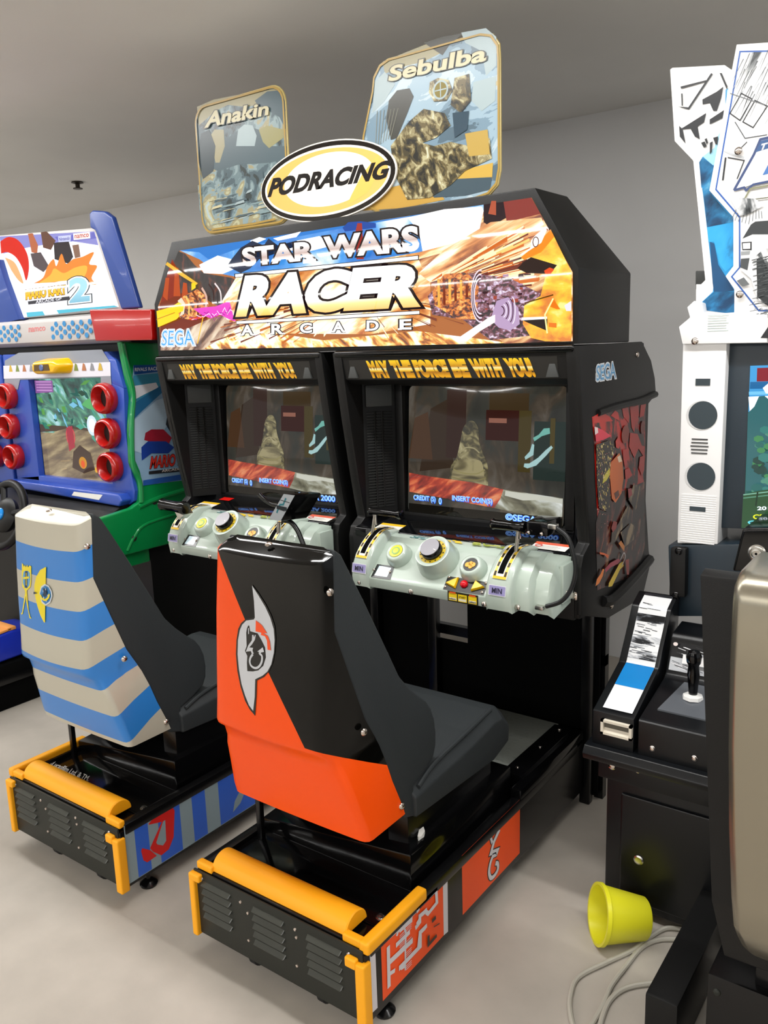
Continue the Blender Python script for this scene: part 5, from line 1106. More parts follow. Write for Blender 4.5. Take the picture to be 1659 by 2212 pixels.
A.poly([(-2.5844,1.4886),(-2.4668,1.5204),(-1.8764,1.5203),(-1.8363,1.4749),(-1.8369,1.3763),(-1.9063,1.3707),(-1.9026,1.4126),(-2.4801,1.4052),(-2.5078,1.3609),(-2.611,1.3851)], ink('8d929c', .3))
A.poly([(-2.6006,1.4666),(-1.8311,1.4713),(-1.8364,1.4177),(-2.6094,1.4097)], ink('dcdce6', .3))
for k in range(13):
    x = -2.56 + k * .054
    if -2.33 < x < -2.08: continue
    A.poly([(x, 1.44), (x + .03, 1.44), (x + .022, 1.466), (x + .012, 1.47)], ink(('c9a83a', '7a8a44', 'b0704a', '8a8a90')[k % 4], .4))
A.build('surround_print', kart)
A = Art(on_y(.7895), .0002); A.poly([(-2.0935,.9451),(-1.898,.9468),(-1.9262,.9236),(-2.1129,.9279)], ink('f2f0ea', .4)); A.build('notice_sticker', kart)
b = MB(mat('kart_screen_glass', '0c0f10', .06)); b.box(-2.425, -1.89, .866, .88, .96, 1.42); ks = b.build('screen', kart)
A = Art(on_y(.8655), .0001); e = .95; g = lambda h: pix(h, e)
JUNG = noise_mat('jungle_picture', 17, [(.30, '14302c'), (.42, '245248'), (.50, '2f7a66'), (.57, '5aa078'), (.64, '8ac8c8'), (.72, 'c8ecf4')], (2.2, 1, 1), (0, 28, 0), 6, 1.2, e, .05)
TRACK = noise_mat('track_picture', 30, [(.32, '4e4034'), (.46, '766248'), (.56, '92805e'), (.68, 'b8a47c')], (5, 1, 1), (0, -14, 0), 6, .3, e, .05)
A.poly(bx(-2.415, .975, -1.905, 1.41), JUNG)
A.poly(bx(-2.415, .975, -1.905, 1.175), TRACK); A.poly([(-2.415, 1.175), (-2.2, 1.19), (-1.905, 1.17), (-1.905, 1.20), (-2.415, 1.21)], g('54463c'))
A.poly([(-2.31, 1.18), (-2.2, 1.2), (-2.05, 1.19), (-1.905, 1.10), (-1.905, .975), (-2.2, .975)], TRACK)
rn = random.Random(21); q = [[] for _ in range(6)]
for k in range(54):
    x, z = rn.uniform(-2.41, -1.93), rn.uniform(1.2, 1.40); L, w, a = rn.uniform(.02, .08), rn.uniform(.004, .014), rn.uniform(-1.2, .3)
    q[k % 6].append([(x, z), (x + L * .5 * math.cos(a) - w * math.sin(a), z + L * .5 * math.sin(a) + w), (min(-1.906, x + L * math.cos(a)), z + L * math.sin(a)), (x + L * .5 * math.cos(a) + w * math.sin(a), z + L * .5 * math.sin(a) - w)])
for qq, h in zip(q, ('2f7a66', '1f5a50', '4fa08a', '7ac0e0', '2a4a3a', '5a9a48')): A.quads(qq, g(h))
q = [[] for _ in range(3)]
for k in range(3):
    x, z = rn.uniform(-2.40, -1.98), rn.uniform(.985, 1.16); L = rn.uniform(.02, .07)
    q[k % 3].append([(x, z), (x + L, z + .006), (x + L, z + .010), (x, z + .004)])
for qq, h in zip(q, ('a08a68', '6a5a48', 'b49e78')): A.quads(qq, g(h))
A.poly(dense([(-2.09, 1.30), (-2.04, 1.325), (-1.99, 1.318), (-1.95, 1.295), (-2.0, 1.28), (-2.05, 1.285)]), g('5cb06a')); A.poly(ell(-2.03, 1.215, .036, .042, 20), g('d6ecff')); A.poly(ell(-2.03, 1.215, .022, .028, 18), pix('ffffff', 1.6))
A.poly([(-2.415, 1.345), (-2.28, 1.35), (-2.28, 1.40), (-2.415, 1.40)], g('8a5a9a')); A.quads([bx(-2.405, 1.355 + k * .012, -2.29, 1.361 + k * .012) for k in range(4)], g('c08ac8'))
A.ring(ell(-2.19, 1.165, .032, .042), ell(-2.19, 1.165, .027, .036), g('e04a5a')); A.poly([(-2.215, 1.20), (-2.17, 1.21), (-2.165, 1.12), (-2.21, 1.10)], g('a83c4a'))
A.poly([(-2.20, 1.03), (-2.18, 1.10), (-2.13, 1.13), (-2.06, 1.10), (-2.04, 1.03), (-2.12, 1.01)], g('4a3a34')); A.poly(ell(-2.12, 1.055, .028, .026, 14), g('c88a2a')); A.poly(ell(-2.12, 1.05, .014, .016, 12), g('e05a2a'))
A.poly(bx(-2.02, 1.005, -1.935, 1.045), g('2c3c8a')); A.poly(bx(-2.01, 1.02, -1.95, 1.04), g('8ab0f0')); A.poly(ell(-2.03, 1.03, .01, .012, 10), g('e8b04a'))
A.build('screen_picture', ks)
for x, z, y in ((-2.569, 1.334, .84), (-2.579, 1.2, .84), (-2.571, 1.064, .84), (-1.865, 1.331, .84), (-1.865, 1.193, .84), (-1.871, 1.058, .84), (-2.725, 1.19, .84), (-2.735, 1.06, .84)):
    r = .058 if x > -2 else .054
    b = MB(REDP); b.lathe([(r * .80, -.01), (r * 1.0, .0), (r * 1.08, .018), (r * 1.05, .036), (r * .98, .046), (r * .84, .050), (r * .76, .042), (r * .66, .016), (r * .60, .008), (0, .008)], (x, y, z), (0, -1, 0), 36)
    rg = b.build('exhaust_ring', kart, angle=60)
    b = MB(mat('shaded_bore', '1c0504', .7)); b.lathe([(r * .66, 0), (r * .5, .0015), (0, .002)], (x, y - .0125, z), (0, -1, 0), 24); b.build('bore', rg)  # dark red disc: shade of a deeper hole put into the colour
b = MB(mat('yellow_plastic', 'f2b800', .25, coat=.3)); b.hull([(x, y, z) for x, z in ((-2.30, 1.44), (-2.29, 1.482), (-2.25, 1.495), (-2.10, 1.495), (-2.07, 1.47), (-2.09, 1.43), (-2.27, 1.425)) for y in (.84,)] + [(x, .775, z) for x, z in ((-2.285, 1.445), (-2.275, 1.478), (-2.13, 1.482), (-2.11, 1.46), (-2.13, 1.432), (-2.26, 1.43))], .010, 3)
cm = b.build('camera_pod', kart, label='yellow camera pod above the kart screen')
b = MB(ink('5a4210', .2)); b.hull([(x, y, z) for x, z in ((-2.262, 1.442), (-2.258, 1.468), (-2.155, 1.470), (-2.15, 1.444)) for y in (.773, .778)]); b.m(ink('5a6a9a', .1)); b.lathe([(.014, 0), (.012, .003), (0, .004)], (-2.205, .7725, 1.456), (0, -1, 0), 18); b.build('camera_window', cm)
# speaker bar, red lamp, sign above
b = MB(GRYP); b.prism([(.85, 1.655), (.82, 1.64), (.82, 1.56), (.86, 1.545), (1.2, 1.545), (1.2, 1.655)], 'x', -3.05, -1.78, .004); b.build('speaker_bar', kart)
A = Art(on_y(.8195), .0002)
A.text('namco', [(-2.3453,1.6027),(-2.222,1.6058),(-2.2187,1.6225),(-2.3415,1.6216)], ink('d07a7a', .4), .02)
A.poly(ell(-2.62, 1.60, .05, .03, 8), ink('e88a2a', .4)); A.text('2', bx(-2.635, 1.585, -2.605, 1.618), ink('fff4d8', .4), .03)
A.build('speaker_print', kart)
for cx, n in ((-2.04, 5), (-2.43, 3)):
    A = Art(on_y(.8195), .0002)
    for i in range(n * 2):
        for j in range(2): A.poly(ell(cx - .13 + i * .029, 1.578 + (i % 2) * .017 + j * .033, .0135, .0115, 6), ink('2b7fb8', .4))
    A.build('speaker_holes', kart)
b = MB(mat('red_lamp_lens', 'a80e0a', .18, coat=.5)); b.hull([(x, y, z) for x, z in [(-1.8837,1.674),(-1.5156,1.6553),(-1.5234,1.5575),(-1.525,1.546),(-1.8624,1.5525)] for y in (.80,)] + [(x, 1.0, z) for x, z in [(-1.9317,1.677),(-1.5652,1.6585),(-1.5669,1.5467),(-1.9189,1.5536)]], .012, 3)
b.build('marker_lamp', kart, label='red wraparound lamp at the end of the speaker bar')
SG = [(-2.7343,2.0148),(-1.9046,1.9699),(-1.7897,1.6809),(-2.6985,1.6678)]; SG0 = [(-2.8077,2.0377),(-1.9082,1.984),(-1.7742,1.6696),(-2.9004,1.6597)]
b = MB(GRYP); b.prism([(-2.9, 1.665), (-2.9, 2.04), SG0[1], SG0[2]], 'y', .878, .95, .004); b.build('sign_box', kart)
b = MB(NAVY); b.prism([(-1.9064,2.0365),(-1.8846,2.0441),(-1.8113,2.0324),(-1.7699,2.0077),(-1.6563,1.6684),(-1.7647,1.6689),(-1.8793,1.969),(-1.9095,1.9824)], 'y', .858, .882, .008, 3); b.build('sign_wing', kart, label='blue wing edging the lit sign')
b = MB(NAVY); b.prism([(-2.5681,1.9204),(-2.5414,1.841),(-2.4599,1.6612),(-2.63,1.6446)], 'y', .85, .90, .004); b.build('sign_wing', kart)
A = Art(on_y(.8775), .0002); g = lambda h, e=1.0: glow(h, e)
A.poly([(-2.5814,2.0175),(-1.9104,1.9705),(-1.8013,1.6797),(-2.4735,1.6698),(-2.6023,1.9245)], g('f4f4fa', 1.25))
A.poly([(-2.5814,2.0175),(-1.9104,1.9705),(-1.8925,1.9171),(-2.0815,1.9524),(-2.3795,1.9528),(-2.568,1.9449)], g('8f8fd0')); A.poly([(-2.1732,1.9756),(-1.911,1.9671),(-1.9,1.9436),(-2.1457,1.9495)], g('6f6fc0'))
# plain red and charcoal shapes where the print shows its driver; flames
A.poly(dense([(-2.5788,1.9961),(-2.5099,2.0086),(-2.4358,1.9862),(-2.3844,1.9289),(-2.3828,1.8684),(-2.4135,1.8213),(-2.4313,1.8722),(-2.471,1.9212),(-2.5306,1.9474),(-2.5825,1.9461)]), g('d8281c')); A.poly(dense([(-2.5568,1.9284),(-2.4892,1.9036),(-2.4555,1.8587),(-2.4369,1.8114),(-2.4761,1.8295),(-2.5179,1.8712)]), g('f0b27a'))
A.poly([(-2.3614,2.007),(-2.3273,2.0055),(-2.2967,1.9545),(-2.3098,1.9224),(-2.3492,1.9314)], g('b86a4a')); A.poly([(-2.2669,2.003),(-2.227,2.0026),(-2.1695,1.9608),(-2.2083,1.9281),(-2.262,1.9421)], g('6a4a3e')); A.poly([(-2.1839,1.9531),(-2.0815,1.9524),(-2.0615,1.8882),(-2.0972,1.8643),(-2.1892,1.89)], g('3a3438')); A.poly([(-2.0599,1.9326),(-2.0165,1.9321),(-2.0125,1.8841),(-2.0501,1.8819)], g('8a6a5a')); A.poly([(-2.3571,1.9265),(-2.2821,1.9255),(-2.2333,1.8661),(-2.2775,1.8454),(-2.3433,1.8747)], g('5a5054'))
A.poly(dense([(-2.3571,1.806),(-2.2851,1.8235),(-2.2432,1.8668),(-2.1957,1.8905),(-2.1814,1.8619),(-2.1374,1.9073),(-2.1129,1.8656),(-2.063,1.8794),(-2.0004,1.883),(-1.9229,1.8939),(-1.9597,1.8532),(-1.9108,1.8406),(-1.9534,1.7998),(-1.9279,1.7716),(-2.0174,1.7829),(-2.1084,1.8018),(-2.2062,1.7994)]), g('f08a3a')); A.poly(dense([(-2.3231,1.8037),(-2.2337,1.8291),(-2.196,1.8539),(-2.1352,1.831),(-2.0531,1.8464),(-1.9761,1.8457),(-2.0077,1.8037),(-2.1087,1.8)]), g('f8b84a'))
q = [(-2.4299,1.7416),(-2.1311,1.7467),(-2.1306,1.7851),(-2.4248,1.7837)]; A.text('MARIO KART', q, g('7a2a10', .5), .10, .0, ref=.06); A.text('MARIO KART', q, g('f8c030', 1.0), .055, ref=.06)
q = [(-2.1185,1.7092),(-1.9743,1.7103),(-1.9642,1.8077),(-2.1071,1.809)]; A.text('2', q, g('3a4a52', .6), .10, ref=.05); A.text('2', q, g('ffffff', 1.2), .075, ref=.05); A.text('2', q, ramp_mat('aqua_numeral_print', 'z', [(1.69, '0f9ac0'), (1.76, '9adcf0')], emit=1.0), .04, ref=.05)
A.poly([(-2.4136,1.7349),(-2.1102,1.7381),(-2.1096,1.7234),(-2.4128,1.7213)], g('4a4a52', .7)); A.text('ARCADE GP', [(-2.3565,1.7221),(-2.1671,1.7267),(-2.1651,1.7376),(-2.3539,1.7354)], g('e8e8f0'), .02)
A.poly([(-2.4335,1.6894),(-2.1288,1.6876),(-1.8234,1.6862),(-1.8013,1.6797),(-2.4304,1.6698)], g('5ac0d8')); A.poly([(-2.3113,1.6892),(-2.2101,1.6898),(-2.1968,1.6723),(-2.2976,1.6714)], g('e8f6fa', 1.1))
for s_, t_, c1 in (([(-2.1465,1.9801),(-2.0648,1.9756),(-2.0574,1.9995),(-2.1454,2.0033)], 'Nintendo', 'c4c8ee'), ([(-2.0425,1.9786),(-1.9335,1.9746),(-1.9325,1.9986),(-2.0413,2.0031)], 'namco', 'fff4f4')):
    s_ = [(x, z - .028) for x, z in s_]; A.poly(s_, g(c1, 1.1)); cx, cz = sum(p[0] for p in s_) / 4, sum(p[1] for p in s_) / 4
    A.text(t_, [(cx + (x - cx) * .85, cz + (z - cz) * .55) for x, z in s_], g('c0503a' if t_ == 'namco' else '5a5aa0'), .02)
A.build('sign_print', kart, label='backlit white sign with flames lettered MARIO KART 2')
# dashboard, wheel
b = MB(BLACK); b.hull([(x, y, z) for x in (-3.0, -1.80) for y, z in ((.86, .93), (.86, .80), (.62, .79), (.62, .83))], .01); b.build('dashboard', kart)
b = MB(mat('pale_print', 'c8ccd0', .4)); 
wh = MB(BLACK); c = Vector((-2.338, .615, .855)); dn = Vector((0, -.94, .34)).normalized(); uu = Vector((1, 0, 0)); vv = dn.cross(uu)
R0 = .135; pts = [c + uu * math.cos(6.2831853 * k / 40) * R0 + vv * math.sin(6.2831853 * k / 40) * R0 for k in range(41)]
wh.tube(pts, .017, 12, caps=False); wl = wh.build('steering_wheel', kart, angle=60)
b = MB(BLACK); b.lathe([(.07, -.02), (.075, .0), (.06, .016), (.03, .022), (0, .024)], c, dn, 28)
for a in (.2, 2.0, 4.2):
    b.tube([c + (uu * math.cos(a) + vv * math.sin(a)) * .04, c + (uu * math.cos(a) + vv * math.sin(a)) * R0], .014, 8)
b.cyl(c, c - dn * .12, .03); b.build('wheel_hub', wl)
b = MB(mat('blue_button', '1f86d8', .15)); b.lathe([(.026, .02), (.026, .028), (.018, .034), (0, .036)], c, dn, 24); b.build('horn_button', wl, label='blue horn button')
b = MB(GREEN); b.box(KX - .55, KX - .03, .70, .9, .66, .80, .01); b.build('lower_cover', kart)
# kart seat unit: blue shell edge with orange trim on black base
kb = thing('kart_seat_unit', (-2.95, .55, 0), 'blue and orange kart seat base low down at the left edge', 'arcade seat')
b = MB(mat('deep_blue_plastic', '1c32b4', .3, coat=.3)); p = [(-2.42,.5448,.112),(-2.42,.5659,.2773),(-2.42,.7029,.3314),(-2.42,.7224,.2164),(-2.42,.6795,.1429)]
b.prism([(.25, .20), (.25, .30), (.62, .335), (.75, .32), (.75, .215)], 'x', -2.60, -2.40, .012, 3); b.build('seat_shell', kb)
b = MB(mat('orange_trim', 'e89a52', .45)); b.prism([(.26, .302), (.62, .337), (.62, .347), (.26, .312)], 'x', -2.46, -2.405, .003); b.prism([(.60, .335), (.64, .335), (.64, .349), (.60, .349)], 'x', -3.0, -2.405, .003); b.build('trim', kb)
b = MB(PITCH); b.box(-3.0, -2.43, .15, .62, .05, .31); b.box(-3.0, -2.38, .0, .85, .0, .2, .01); b.build('base', kb)
b = MB(BLACKM); b.box(-2.40, -2.36, -.05, .85, .12, .15, .004); b.build('side_rail', kb)

# ---------------------------------------------------------------- the white drawn-comic cabinet at the right
ral = thing('drift_racing_cabinet', (.75, 1.1, 0), 'white and black racing cabinet with comic ink drawings on its tall signs', 'arcade cabinet')
NV = mat('blue_black_plastic', '23303a', .35, bump=.1, bscale=300); DKB = mat('blue_black_panel', '0e1013', .3, spec=.4)
PY = 1.0
b = MB(WHITE); b.prism([(.3181,1.4814),(.4256,1.4795),(.4262,.9641),(.3229,.9561)], 'y', PY, PY + .10, .003)
for k in range(22):
    z = .962 + k * .006; b.box(.330, .418, PY - .0012, PY + .002, z, z + .0028)
pl = b.build('speaker_pillar', ral, label='white ribbed pillar with two speaker holes')
sh = Vector((0, 0, 0))
for s_, rx, rz in (([(.3727,1.2983)][0], .0385, .0375), ([(.3745,1.14)][0], .0385, .0375)):
    b = MB(mat('white_bore', 'd8d8d8', .5)); b.loft([[(x, PY - .0015, z) for x, z in ell(s_[0], s_[1], rx, rz, 32)], [(x, PY - .0013, z) for x, z in ell(s_[0], s_[1], rx * .98, rz * .98, 32)]])
    b.m(mat('speaker_cloth', '39444a', .8)); b.loft([[(x, PY - .0018, z) for x, z in ell(s_[0] + .003, s_[1], rx * .93, rz * .96, 32)], [(x, PY - .0016, z) for x, z in ell(s_[0] + .003, s_[1], rx * .93, rz * .96, 32)]])
    b.build('speaker_hole', pl)
for q in ([(.354,1.3911),(.3901,1.3736)], [(.3517,1.0596),(.3924,1.0471)]):
    b = MB(mat('speaker_cloth', '39444a', .8)); b.box(q[0][0], q[1][0], PY - .0016, PY + .001, q[1][1], q[0][1]); b.build('slot', pl)
c = [(.3702,1.2184)][0]; b = MB(ink('4a4a4a', .6))
for k in range(5):
    z = c[1] - .018 + k * .009; w = math.sqrt(max(.0004, .0225 ** 2 - (z - c[1]) ** 2)); b.box(c[0] - w, c[0] + w, PY - .0016, PY + .001, z - .0018, z + .0018)
b.build('round_grille', pl)
# tall back sign and the bigger front sign
b = MB(WHITE); b.prism([(.256,2.1445),(.2616,2.1476),(.3856,2.1285),(.402,2.115),(.485,2.0883),(.5154,1.5208),(.3156,1.48),(.3046,1.5236),(.3295,1.5445),(.3227,1.5702),(.3406,1.5853),(.3394,1.6138),(.3613,1.6349),(.3205,1.9233),(.2733,1.9759)], 'y', 1.02, 1.05, .002)
s1 = b.build('back_sign', ral, label='tall white back sign with slanted ink strokes')
A = Art(on_y(1.0195), .0002); INK = ink('26282c', .4)
lt = lambda h: ink(h, .35)
BS1 = noise_mat('blue_sketch_print', 24, [(.38, '0c3c62'), (.48, '16608e'), (.58, '2a86bc'), (.68, '6ab8dc')], (1, 1, 2), (0, 25, 0), 8, .6, 0, .35)
BS2 = noise_mat('light_blue_sketch_print', 20, [(.36, '1a6498'), (.46, '2aa4e4'), (.62, '3ab0ee'), (.70, '1c74ac')], (1, 1, 2), (0, 25, 0), 9, .4, 0, .35)
A.poly([(.3359,1.9173),(.3439,1.9293),(.3702,1.9058),(.3932,1.9478),(.3909,2.0726),(.3972,2.0745),(.4204,1.9946),(.438,1.896),(.4372,1.779),(.4327,1.6664),(.4417,1.5468),(.3626,1.5611),(.3565,1.5824),(.3815,1.6052),(.3825,1.6224)], lt('2a9ad8'))
A.poly([(.3439,1.9293),(.3702,1.9449),(.3789,1.9727),(.3942,1.999),(.394,2.0752),(.3975,2.0682),(.405,1.9073),(.3685,1.906)], lt('a8dcf0'))
A.poly([(.3359,1.9173),(.344,1.9276),(.372,1.9022),(.3671,1.8601),(.3435,1.8565)], BS1); A.poly([(.3453,1.8546),(.3671,1.8601),(.3698,1.8366),(.3964,1.8035),(.4245,1.7706),(.423,1.7674),(.3611,1.7623),(.3516,1.8255)], BS1)
A.poly([(.3612,1.7606),(.423,1.7674),(.4294,1.6666),(.41,1.6512),(.3957,1.6693),(.3797,1.725),(.366,1.7262)], BS2); A.poly([(.3695,1.7259),(.3799,1.7216),(.3923,1.6696),(.4105,1.641),(.4323,1.6055),(.3851,1.6015),(.3806,1.626)], lt('124e7c')); A.poly([(.3582,1.5823),(.3849,1.605),(.4351,1.6019),(.4376,1.5487),(.3643,1.561)], BS1)
for s_ in ([(.3379,2.0602),(.3713,2.0716),(.3856,2.0799),(.3818,2.0553),(.3732,2.0282),(.3649,2.0297),(.3557,2.049),(.339,2.0488)], [(.2897,2.002),(.3483,2.0278),(.3441,2.0075),(.3292,2.0003),(.3355,1.9699),(.3233,1.9784),(.3122,1.9983),(.295,1.9995)],
           [(.2842,2.0095),(.2932,1.9998),(.3014,1.9655),(.2868,1.9843)], [(.3573,2.0117),(.3897,2.0269),(.3872,2.0098),(.3677,2.0035),(.3578,2.0004)], [(.2791,2.0547),(.3052,2.0484),(.3562,2.1156),(.3603,2.1126),(.3071,2.0425)],
           [(.3761,2.1117),(.381,2.1107),(.3955,2.078),(.3941,2.072)], [(.2844,2.0993),(.3452,2.102),(.3453,2.0988),(.2863,2.0941)], [(.2867,2.0827),(.2901,2.0827),(.2919,2.054),(.2891,2.0545)],
           [(.3393,1.9612),(.3476,1.9631),(.3532,1.9508),(.3465,1.9486)], [(.3474,1.968),(.3524,1.9698),(.3562,1.9585),(.353,1.9557)], [(.3603,1.9578),(.3669,1.9601),(.3656,1.9359),(.3614,1.9316)], [(.3675,1.9681),(.3791,1.9694),(.3783,1.9502),(.3739,1.9525)]):
    A.poly(s_, INK)
A.build('sign_print', s1)
b = MB(WHITE); b.prism([(.4171,2.1603),(.5823,2.1348),(.6231,1.4739),(.3216,1.479),(.3107,1.5222),(.3556,1.55),(.4408,1.5516),(.4382,1.6068),(.4161,1.6391),(.4334,1.6618),(.4281,1.7753),(.369,1.8442)], 'y', .995, 1.02, .002)
b.prism([(.3216,1.479),(.3107,1.5222),(.3376,1.544),(.3298,1.5695),(.3463,1.5845),(.3658,1.5778),(.3702,1.5539),(.5184,1.5424),(.5219,1.4768)], 'y', .985, 1.03, .002)
s2 = b.build('front_sign', ral, label='large white front sign with ink drawings inside a blue line')
A = Art(on_y(.9945), .00015)
SKET = noise_mat('ink_sketch_print', 20, [(.36, '3a3e40'), (.42, 'a8acae'), (.47, 'f2f2f2'), (1.0, 'fafafa')], (1, 1, 5), (0, 28, 0), 8, .8, 0, .35)
SKET2 = noise_mat('dense_sketch_print', 26, [(.38, '1e2224'), (.46, '6a6e70'), (.52, 'd0d2d4'), (.58, 'f4f4f4')], (1, 1, 3), (0, -20, 0), 9, 1.0, 0, .35)
A.poly([(.4272,2.1432),(.5834,2.1176),(.6186,1.5472),(.4981,1.5532),(.4325,1.6368),(.4496,1.6583),(.444,1.7735),(.3852,1.8464)], lt('f6f6f6'))
A.poly([(.4282,2.142),(.5834,2.1166),(.5906,2.0004),(.4717,2.0419),(.4268,2.0654)], SKET)
A.line([(.5837,2.1118),(.4262,2.1425),(.3853,1.8443),(.443,1.7736),(.4486,1.6573),(.4314,1.6369),(.4971,1.5532),(.6186,1.5472)], .0035, lt('2f5fae'))
rn = random.Random(31)
x0, z0 = [(.4316,2.1364)][0]; q = []
for k in range(70):   # slanting hair-like strokes at the top
    x = rn.uniform(x0, x0 + .16); z = z0 - rn.uniform(0, .10); L = rn.uniform(.02, .08); s = rn.uniform(.3, .6)
    q.append([(x, z), (x + .0022, z), (x - L * s + .0005, z - L), (x - L * s, z - L)])
A.quads(q[:40], lt('5a5e62')); A.quads(q[40:], lt('b4b8bc'))
for s_ in ([(.4101,2.0116),(.4337,2.051),(.4581,2.0342),(.4334,1.9919)], [(.44,1.9877),(.4645,2.0299),(.4922,2.0126),(.4635,1.9712)]):
    A.line(list(s_) + [s_[0]], .0025, INK)
A.line([(.4081,2.0558),(.4853,2.0169)], .002, lt('707478')); A.line([(.4223,1.9907),(.4414,1.9592),(.4466,1.9505),(.4949,1.9505)], .002, lt('505458')); A.line([(.4396,1.9311),(.4517,1.9418)], .002, INK)
A.line([(.4009,1.9306),(.4209,1.918),(.4471,1.9077)], .004, lt('c8ccd0')); A.line([(.4049,1.914),(.4007,1.8629)], .004, INK); A.line([(.4098,1.9133),(.4474,1.9013),(.4333,1.8618)], .0025, INK)
for k in range(10): A.line([(.438 + k * .006, 1.80 - k * .002), (.425 + k * .008, 1.77 - k * .003)], .0015, lt('6a6e72'))
TF = [(.428,1.8367),(.469,1.9108),(.4815,1.9418),(.5257,1.9455),(.5311,1.8486),(.4677,1.8444),(.4504,1.8403)]
A.poly(TF, lt('f8f8fa')); A.line(list(TF[:4]), .006, lt('3f4f7a')); A.line([(.428,1.8367),(.4504,1.8403),(.4555,1.8332),(.4709,1.844),(.5311,1.8486)], .005, lt('3f4f7a'))
A.poly([(.472,1.9151),(.4826,1.9385),(.5259,1.9424),(.5269,1.9238)], lt('3f5f8e')); A.text('T', [(.4806,1.9169),(.4935,1.9196),(.499,1.9328),(.4851,1.9318)], lt('f4f4f4'), .05)
A.poly([(.4903,1.862),(.5044,1.8899),(.5114,1.8732),(.5027,1.8635)], lt('4a78b8')); A.line([(.4533,1.8141),(.465,1.8352),(.5317,1.8391)], .004, lt('8a8a6e')); A.line([(.4487,1.8099),(.5333,1.8107)], .003, lt('7a7a6a'))
# a plain drawn car
A.poly([(.4439,1.7763),(.419,1.8216),(.4773,1.8112),(.4971,1.7928),(.4599,1.7778)], SKET2)
A.poly([(.4497,1.7234),(.4673,1.7575),(.4828,1.7656),(.5359,1.7629),(.5467,1.5713),(.5091,1.5668),(.4922,1.5844),(.477,1.6286),(.4532,1.6503)], lt('e4e6e8'))
A.poly([(.4529,1.7231),(.4707,1.7539),(.48,1.7594),(.5362,1.7581),(.5381,1.7244),(.475,1.7307)], lt('3a3e40')); A.poly([(.4517,1.715),(.4743,1.7145),(.4753,1.6947),(.4542,1.6966)], INK); A.poly([(.4541,1.7124),(.4712,1.7121),(.4719,1.6983),(.4557,1.6991)], lt('f8f8f8'))
A.poly([(.4511,1.6936),(.4721,1.6934),(.4709,1.6853),(.4515,1.6853)], lt('9a9ea0')); A.poly([(.4519,1.677),(.4714,1.677),(.4679,1.6492),(.4513,1.6571)], lt('4a4e50')); A.poly([(.4856,1.6807),(.5023,1.6956),(.5397,1.6954),(.5467,1.5713),(.5188,1.5629),(.4923,1.581),(.4926,1.6076)], SKET2); A.poly([(.4875,1.674),(.4984,1.678),(.5154,1.6259),(.5186,1.5663),(.4938,1.5843)], lt('2e3234'))
A.poly([(.4446,1.6259),(.4606,1.6331),(.4744,1.6155),(.4584,1.6115)], lt('6a6e70'))
q = []
for k in range(60):
    x, z = rn.uniform(.475, .52), rn.uniform(1.53, 1.68); L = rn.uniform(.006, .03); q.append([(x, z), (x + L, z + .004), (x + L, z + .0055), (x, z + .0015)])
A.quads(q, lt('54585a'))
A.build('sign_print', s2)
A = Art(on_y(.9845), .0002)
for k in range(7): A.quads([bx(.382, 1.508 + k * .0062, .382 + (.045 if k % 3 else .05), 1.5095 + k * .0062)], lt('b4c4c0'))
A.build('notice_print', s2); A = Art(on_y(.9845), .0002); A.poly([(.5068,1.4884),(.523,1.515),(.5638,1.5134),(.5655,1.4844)], INK); A.build('corner_print', s2)
for q in [(.4542,.985,1.5934),(.4352,.985,1.923),(.3523,.985,1.4852)]: screw(q, (0, -1, 0), .009, s2)
b = MB(GREYP); q = [(.3278,1.6614),(.3531,1.6595),(.3546,1.6241),(.3292,1.6258)]; b.prism(q, 'y', 1.05, 1.07, .003); b.m(WHITE); b.prism([(.3317,1.6279),(.3502,1.6267),(.3524,1.5738),(.3327,1.5748)], 'y', 1.05, 1.07); b.build('lamp_bracket', ral)
# screen
b = MB(NV); b.prism([(.4091,1.4795),(.6181,1.4758),(.6466,1.0136),(.4108,1.0011)], 'y', 1.03, 1.20, .004); b.build('screen_frame', ral)
b = MB(mat('flat_screen_glass', '0a0f10', .05)); qs = [(.4772,1.4211),(.6216,1.4237),(.6461,1.0256),(.4809,1.0123)]; b.prism(qs, 'y', 1.0275, 1.031); rs = b.build('screen', ral)
A = Art(on_y(1.0273), .00012); g = lambda h, e=1.0: pix(h, e)
A.poly(qs, g('2f5f58'))
A.poly([(.4772,1.4211),(.6216,1.4237),(.6279,1.3204),(.4786,1.3064)], g('4aa0dc')); A.poly([(.4792,1.3812),(.624,1.3843),(.6251,1.3667),(.479,1.364)], g('2a6aa0')); A.poly([(.4772,1.3571),(.6253,1.3623),(.626,1.3524),(.4776,1.3491)], g('7ac8f0'))
A.poly([(.4767,1.3445),(.6259,1.3535),(.6293,1.2982),(.503,1.3183),(.4819,1.3064)], g('eaf6ff', 1.3)); A.poly([(.4937,1.4153),(.6218,1.4193),(.624,1.3843),(.4943,1.3823)], g('8a2a34'))
A.poly([(.5091,1.3664),(.5213,1.3778),(.5633,1.3778),(.5647,1.3531),(.5173,1.3528)], g('f0f8ff', 1.2)); A.poly([(.4776,1.304),(.4921,1.3205),(.5016,1.3458),(.5144,1.3471),(.5234,1.3392),(.6245,1.3755),(.6404,1.1177),(.4819,1.1058)], g('3a6a6e'))
for k in range(160):
    x, z = rn.uniform(.505, .62), rn.uniform(1.02, 1.27); r = rn.uniform(.003, .012)
    A.poly(ell(x, z, r * 1.4, r, 7), g(('3f7f78', '2a5550', '4a8a5a', '346a66', '55907a', '2f4a44')[k % 6]))
